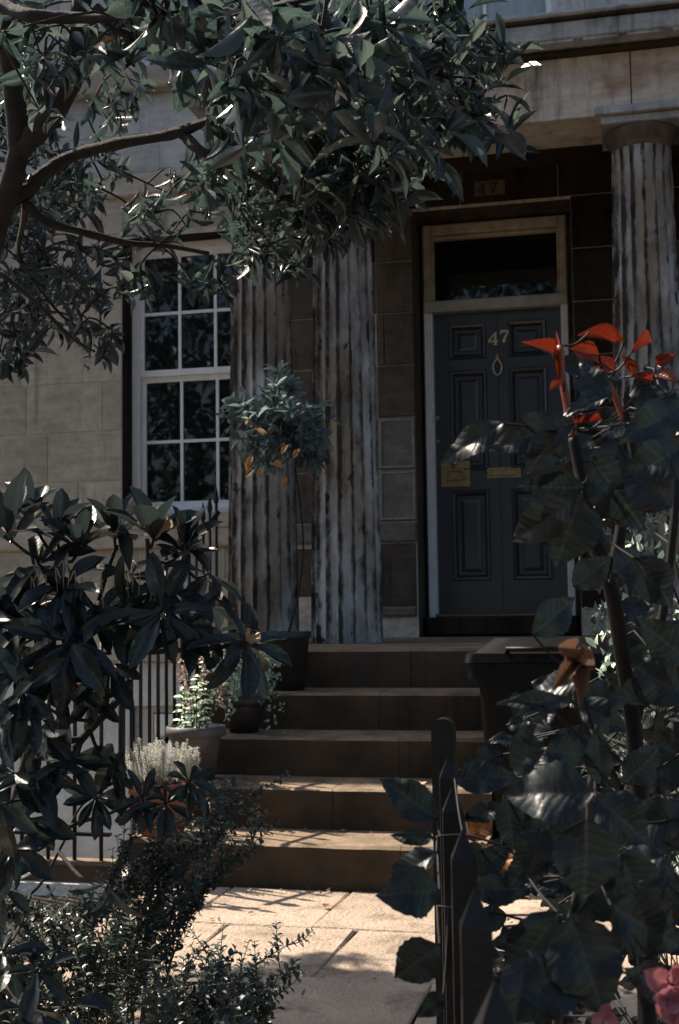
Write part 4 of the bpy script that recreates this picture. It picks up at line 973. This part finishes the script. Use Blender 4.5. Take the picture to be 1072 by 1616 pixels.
sprigs('small_leaved_shrub', 'small leaved shrub arching over the bottom steps from the left of the path', (150, 1560, 3.3),
       [(225, 1290, 3.0), (260, 1300, 3.0), (290, 1290, 3.05), (240, 1330, 3.0), (210, 1320, 3.0), (453, 1222, 3.0), (400, 1265, 3.0), (375, 1260, 3.05), (415, 1300, 3.0), (345, 1275, 3.1), (330, 1290, 3.0), (415, 1330, 2.9), (385, 1345, 3.0), (345, 1380, 2.9), (315, 1420, 2.9), (300, 1330, 3.0), (250, 1320, 3.0), (355, 1310, 2.9), (300, 1380, 2.9), (390, 1300, 3.1), (270, 1360, 3.0), (370, 1330, 2.95)], 5, (190, 1300, 350, 1430), (2.8, 3.2), 5)
sprigs('small_leaved_shrub', 'low small leaved shrub spilling onto the flagstones at the bottom of the picture', (230, 1660, 2.5),
       [(478, 1478, 2.55), (470, 1530, 2.5), (340, 1490, 2.6), (345, 1530, 2.5), (300, 1490, 2.6), (240, 1520, 2.6), (400, 1550, 2.4), (430, 1570, 2.4), (440, 1590, 2.4), (395, 1560, 2.5), (280, 1550, 2.5)], 18, (150, 1560, 450, 1614), (2.2, 2.6), 6)
sprigs('small_leaved_shrub', 'dense small leaved shrub under the rhododendron in the lower left corner', (60, 1660, 2.9),
       [(120, 1430, 2.9), (150, 1470, 2.9), (60, 1440, 2.9), (110, 1480, 2.9), (140, 1500, 2.8)], 34, (0, 1420, 230, 1600), (2.6, 3.0), 7)

# ================================================================== ROSE BUSH (right)
rs0 = at(1010, 1700, 1.5); rs0.z = 0
rs = thing('rose_bush', rs0, 'large rose bush with big dark leaves, red young shoots and pink blooms at right', 'bush')
def sbr(pts, r0, r1_, mat='stem', name='stem'):
    p = smooth([at(*q) if not isinstance(q, Vector) else q for q in pts], 5)
    MB().tube(p, lerp_r(r0, r1_, len(p)), 8).build(name, M[mat], rs); return p
M['darkstem'] = simple('dark_rose_cane', (.008,.008,.008), 0.6, spec=.25, var=0.5, scale=60)
SB = [sbr([rs0, (1020, 1500, 1.5), (1012, 1320, 1.5), (1000, 1150, 1.5), (982, 1030, 1.45), (965, 930, 1.4), (940, 860, 1.4), (925, 800, 1.35), (915, 740, 1.35), (905, 690, 1.35)], .012, .006, 'darkstem'),
      sbr([(962, 920, 1.4), (978, 850, 1.4), (985, 790, 1.4), (1000, 720, 1.4), (985, 650, 1.4)], .007, .005, 'darkstem'),
      sbr([(1000, 1150, 1.5), (1040, 1000, 1.5), (1060, 860, 1.5), (1066, 760, 1.5), (1050, 640, 1.5)], .006, .004, 'darkstem'),
      sbr([(905, 690, 1.35), (898, 650, 1.35), (888, 600, 1.35), (884, 545, 1.35)], .005, .0035, 'redstem'),
      sbr([(985, 660, 1.4), (968, 620, 1.4), (955, 590, 1.4)], .004, .003, 'redstem'), sbr([(1010, 680, 1.4), (1015, 625, 1.4), (1030, 590, 1.4)], .0035, .003, 'redstem'),
      sbr([rs0+Vector((-.05, -.1, 0)), (880, 1616, 1.2), (900, 1460, 1.2), (928, 1330, 1.2), (932, 1240, 1.2), (948, 1180, 1.2)], .005, .003),
      sbr([(1010, 1320, 1.5), (975, 1240, 1.4), (940, 1160, 1.35), (912, 1110, 1.35), (908, 1060, 1.35)], .005, .003, 'darkstem'),
      sbr([(1015, 1400, 1.5), (930, 1400, 1.3), (830, 1350, 1.2), (745, 1320, 1.2), (690, 1320, 1.2)], .0022, .001, 'darkstem'), sbr([(900, 1500, 1.2), (820, 1450, 1.2), (690, 1430, 1.2)], .002, .001, 'darkstem')]
pl = Plant(rs, M['l_rose'], limit=290); G = M['l_rose']; RD = M['l_red']; OG = M['l_orange']
RL = [  # base px, tip px, width px, depth, tilt up, proto, material
 (795,668,693,724,50,1.2,.2,1,G),(905,668,778,700,62,1.25,.1,3,G),(880,680,832,748,50,1.25,.1,0,G),(920,770,822,768,50,1.25,-.1,0,G),(918,780,876,895,95,1.15,.3,1,G),(905,790,800,858,62,1.15,.3,3,G),
 (935,730,1028,838,88,1.2,.0,1,G),(960,640,918,566,42,1.3,.5,0,G),(928,628,903,592,20,1.35,1.0,2,G),(965,628,885,638,24,1.3,1.1,3,G),(980,690,940,800,60,1.3,0,1,G),(1085,640,985,690,62,1.2,.3,0,G),(1000,600,1062,672,52,1.4,.6,1,G),
 (1085,700,985,760,74,1.25,.1,0,G),(1060,800,985,735,72,1.2,.1,1,G),(905,925,965,880,50,1.3,-.1,0,G),(1000,880,1070,960,64,1.3,.1,1,G),(840,1000,918,945,55,1.3,0,3,G),(965,905,1020,870,50,1.35,0,0,G),
 (905,1108,787,1106,30,1.1,.4,0,G),(915,1075,828,1095,48,1.15,.5,1,G),(860,1105,866,1140,28,1.1,.6,0,G),(834,1232,828,1135,52,1.1,.3,2,G),(832,1228,862,1178,34,1.05,.8,0,G),(860,1185,935,1190,50,1.1,.4,1,G),(948,1235,943,1150,44,1.1,.3,0,G),
 (910,1110,990,1150,50,1.2,.1,1,G),(915,1100,1000,1100,50,1.25,.2,0,G),(937,1252,792,1248,92,.95,.5,1,G),(940,1258,1032,1330,78,1.0,.35,1,G),(926,1292,925,1424,104,.95,.25,0,G),(855,1305,835,1385,66,1.05,.2,1,G),(800,1258,812,1345,46,1.05,.4,0,G),
 (718,1230,815,1222,50,1.3,.3,3,G),(690,1292,602,1228,56,1.25,.4,0,G),(688,1322,612,1320,26,1.2,.2,0,G),(688,1345,615,1394,46,1.15,1.1,2,G),(694,1405,606,1412,74,1.1,.2,1,G),(694,1490,620,1548,68,1.1,.3,0,G),(700,1570,662,1604,34,1.15,.1,0,G),
 (735,1290,808,1270,30,1.3,.3,0,G),(738,1322,778,1290,34,1.35,.5,0,OG),(752,1362,806,1352,44,1.3,.5,1,OG),(745,1405,840,1402,48,1.2,.35,0,G),(745,1380,806,1335,44,1.25,.3,1,G),(880,1440,800,1560,84,1.05,.15,1,G),(885,1470,775,1492,52,1.15,.1,0,G),
 (905,1440,1015,1395,60,1.2,.1,0,G),(900,1445,955,1606,112,.95,.3,0,G),(965,1430,1085,1500,96,1.0,.3,1,G),(900,1510,812,1610,100,.95,.3,1,G),(945,1492,836,1478,56,1.1,0,3,G),(832,1500,812,1625,62,.9,.3,0,G),(1085,1290,972,1300,64,1.2,.3,1,G),
 (1052,1350,972,1376,54,1.3,1.1,2,G),(1085,1420,1000,1440,50,1.3,.2,0,G),(985,1235,1050,1180,60,1.4,.1,1,G),(1085,1100,1000,1050,70,1.4,.0,0,G),(1085,1180,1010,1240,70,1.4,.1,1,G),(1085,1040,1010,980,60,1.45,.0,0,G),(990,1110,1040,1060,50,1.45,.2,1,G),
 (1070,1560,1000,1540,60,1.0,.1,1,G),(870,1330,800,1400,60,1.2,.1,0,G),(880,1240,860,1330,70,1.25,.0,0,G),(980,1350,1020,1450,90,1.25,0,0,G),(760,1330,720,1370,30,1.4,.2,0,G),(1020,1340,1080,1260,80,1.35,.2,0,G),
 # red young leaves
 (872,560,838,535,22,1.35,.2,3,RD),(882,600,878,516,12,1.35,.2,0,RD),(945,560,902,548,36,1.38,.2,3,RD),(985,540,915,520,30,1.4,.3,3,RD),(930,525,985,535,24,1.38,.3,1,RD),(995,560,1040,520,20,1.4,.4,1,RD),(970,585,938,560,30,1.38,.1,1,RD),(960,600,935,575,24,1.38,.1,0,RD),(1000,590,985,560,22,1.4,.2,0,RD),
 (1040,590,1068,600,32,1.4,.2,3,RD),(1035,575,1062,560,26,1.4,.2,1,RD),(950,665,905,662,16,1.35,.3,3,RD),(990,735,955,740,16,1.4,.3,1,RD),(890,605,864,612,14,1.35,.3,3,RD),(1030,600,1000,590,20,1.4,.3,0,RD)]
def put(b_x, b_y, t_x, t_y, w_, Z, up, pi, mt, jit=.15):
    A_ = at(b_x, b_y, Z+U_(-.01, .01)); B_ = at(t_x, t_y, Z+U_(-.035, .02)); d_ = B_-A_; n_ = -CF*1.0+Vector((0, 0, up))*1.0+rvec()*jit
    pl.leaf(A_, d_, n_, d_.length, w_*Z/FPX*(.8 if mt is M['l_red'] else 1.08), P_young[pi % 3] if mt is M['l_red'] else P_rose[pi % 4], mt)
    return A_, B_
tw = MB()
allp = [p for b in SB for p in b]
for i, q in enumerate(RL):
    A_, B_ = put(*q); c_ = A_
    if q[8] is RD: c2 = min(allp, key=lambda p: (p-c_).length)
    else: c2 = min(allp, key=lambda p: (p-c_).length)
    if (c2-c_).length < .22: tw.tube(smooth([c2, (c2+c_)/2+Vector((0, 0, -.006)), c_], 3), .0013, 5, False)
# fill behind: smaller leaves in shade
for i in range(190):
    while True:
        px_, py_ = U_(790, 1090), U_(560, 1640)
        if px_ < 900 and py_ < 1080 or px_ < 960 and 900 < py_ < 1080 or px_ < 940 and py_ < 660: continue
        if 900 < px_ < 1072 and 800 < py_ < 960 and RN.random() < .7: continue
        if 850 < px_ < 1000 and 1470 < py_ < 1560 and RN.random() < .7: continue
        break
    Z = U_(1.5, 1.95); a = U_(-.6, 3.7); L = U_(40, 75); ox, oy = math.cos(a)*L, math.sin(a)*L
    A_, B_ = put(px_, py_, px_+ox, py_+oy, L*U_(.5, .7), Z, U_(0, .9), i, G, .6)
    c2 = min(allp, key=lambda p: (p-A_).length)
    if (c2-A_).length < .3: tw.tube([c2, (c2+A_)/2+Vector((0, 0, .02)), A_], .0015, 5, False)
tw.build('leaf_stalks', M['darkstem'], rs, kind='stuff')
# withered star of sepals
sp = Plant(rs, M['sepal'], 'sepal', 'sepals')
c_ = at(906, 1043, 1.0)
for t_x, t_y, w_ in ((910, 1002, 16), (856, 1030, 18), (882, 1075, 20), (918, 1095, 22), (942, 1068, 18)):
    B_ = at(t_x, t_y, .97+U_(-.01, .01)); d_ = B_-c_; sp.leaf(c_, d_, -CF+Vector((0, 0, .5))+rvec()*.12, d_.length*1.05, w_*1.25/FPX, P_petal[RN.randint(0, 1)])
sp.finish()
MB().lathe(tuple(c_), [(.001, -.006), (.006, -.003), (.007, .002), (.004, .006), (.001, .007)], 12).build('rose_hip', M['sepal'], rs)
# pink blooms, bottom right
pt = Plant(rs, M['petal'], 'petal', 'petals')
for (px_, py_, L, n) in ((1058, 1556, .020, 7), (1062, 1590, .018, 7), (950, 1606, .014, 5)):
    c_ = at(px_, py_, .93)
    for k in range(n):
        a = k*2.4; d_ = CR*math.cos(a)*.8+CU*math.sin(a)*.8-CF*.35+rvec()*.15; pt.leaf(c_+rvec()*.003, d_, -CF+rvec()*.3, L*U_(.8, 1.15), L*.95, P_petal[k % 2])
pt.finish(); pl.finish()
# small pale shrub behind the rose
gs = thing('grey_leaved_plant', (.15, 3.6, 0), 'pale small leaved plant half hidden behind the rose bush at right', 'plant')
pl = Plant(gs, M['l_box'], limit=60); sm = MB()
for i in range(110):
    px_, py_ = U_(940, 1085), U_(800, 1400); c_ = at(px_, py_, U_(2.3, 3.2)); b0 = Vector((.15+U_(-.1, .2), 3.0+U_(-.2, .2), 0))
    mg = M['l_pale'] if i % 5 == 0 else None
    if i % 3 == 0: sm.tube(smooth([b0, (b0+c_)/2+rvec()*.05, c_], 3), .002, 4)
    for k in range(9): pl.leaf(c_+rvec()*.03, rvec()+Vector((0, 0, .3)), rvec()+Vector((0, 0, .8)), U_(.02, .035), .014, P_small[0], mg)
sm.build('stems', M['stem'], gs, kind='stuff'); pl.finish()

# fallen petals and leaves on the steps
FL = [(585, 1308, .36, 'pale crumpled petal on the tread of the second step up', 'petal_pale', .05), (452, 1156, .54, 'small white scrap lying at the left of the middle step', 'petal_pale', .022), (515, 1431, 0.0, 'reddish fallen leaf on the sunlit flagstone', 'l_orange', .035)]
for px_, py_, z_, lb, mt, L in FL:
    d_ = ray(px_, py_); p = CP+d_*((z_+.008-CAM_H)/d_.z)
    if z_ == .36: p = Vector((p.x, 5.38, .368))
    if z_ == .54: p = Vector((p.x, 5.70, .548))
    f_ = MB(); pr = P_petal[0]; f_.add([(p.x+(v[0]*.8)*L, p.y+(v[1]-.5)*L, p.z+(v[2]+.25)*L*.4) for v in pr.v], [tuple(q) for q in pr.f], True)
    o = f_.build('fallen_leaf' if mt == 'l_orange' else 'fallen_petal', M[mt]); u = o.data.uv_layers.new(name='UVMap'); tag(o, lb, 'leaf' if mt == 'l_orange' else 'petal')

lt = Plant(None, M['l_orange'], limit=0, stuff='leaf_litter')
for i in range(140):
    x, y = RN.choice([(U_(-1.95, -1.5), U_(3.4, 4.9)), (U_(-1.9, .5), U_(3.2, 4.95)), (U_(-1.9, .3), 4.93+U_(0, .07))]); lt.leaf(Vector((x, y, .006)), Vector((U_(-1, 1), U_(-1, 1), U_(0, .2))), Vector((U_(-.3, .3), U_(-.3, .3), 1)), U_(.012, .032), U_(.006, .014), P_small[0], RN.choice([M['l_orange'], M['l_box'], M['sepal']]))
for i in range(70):
    k = RN.randint(0, 4); lt.leaf(Vector((U_(-2.0, -.65), STEP_Y[k]+U_(.2, .31), RISE*(k+1)+.008+(.018 if k == 4 else 0))), Vector((U_(-1, 1), U_(-1, 1), 0)), Vector((0, 0, 1)), U_(.010, .026), U_(.006, .012), P_small[0], RN.choice([M['l_orange'], M['l_box'], M['sepal']]))
lt.finish()
# ================================================================== TREES ACROSS THE STREET (seen mirrored in the glass)
def street_tree(x, y, h_, seed, lb):
    t_ = thing('street_tree', (x, y, 0), lb, 'tree', 'trees across the street'); r = random.Random(seed)
    MB().tube([(x, y, -.03), (x+.1, y, h_*.3), (x, y+.1, h_*.7)], [.22, .16, .07], 10).build('trunk', M['bark'], t_)
    pl = Plant(t_, M['l_box'], limit=0, stuff='crown')
    for i in range(2600):
        d_ = Vector((r.gauss(0, 1), r.gauss(0, 1), r.gauss(0, 1))).normalized(); q = r.random()**.4
        c_ = Vector((x, y, h_*.55))+Vector((d_.x*3.0*q, d_.y*2.3*q, d_.z*h_*.42*q))*(1+.18*math.sin(d_.x*5+seed)*math.cos(d_.z*6))
        pl.leaf(c_, rvec(), rvec(), r.uniform(.25, .5), r.uniform(.12, .22), P_small[0])
    pl.finish()
for i, (x, y, h_) in enumerate([(-11, -12, 12.5), (-6.5, -13, 13.5), (-2.2, -12, 12.5), (3, -14.5, 12.5)]): street_tree(x, y, h_, i, 'leafy street tree standing across the road, mirrored in the windows')
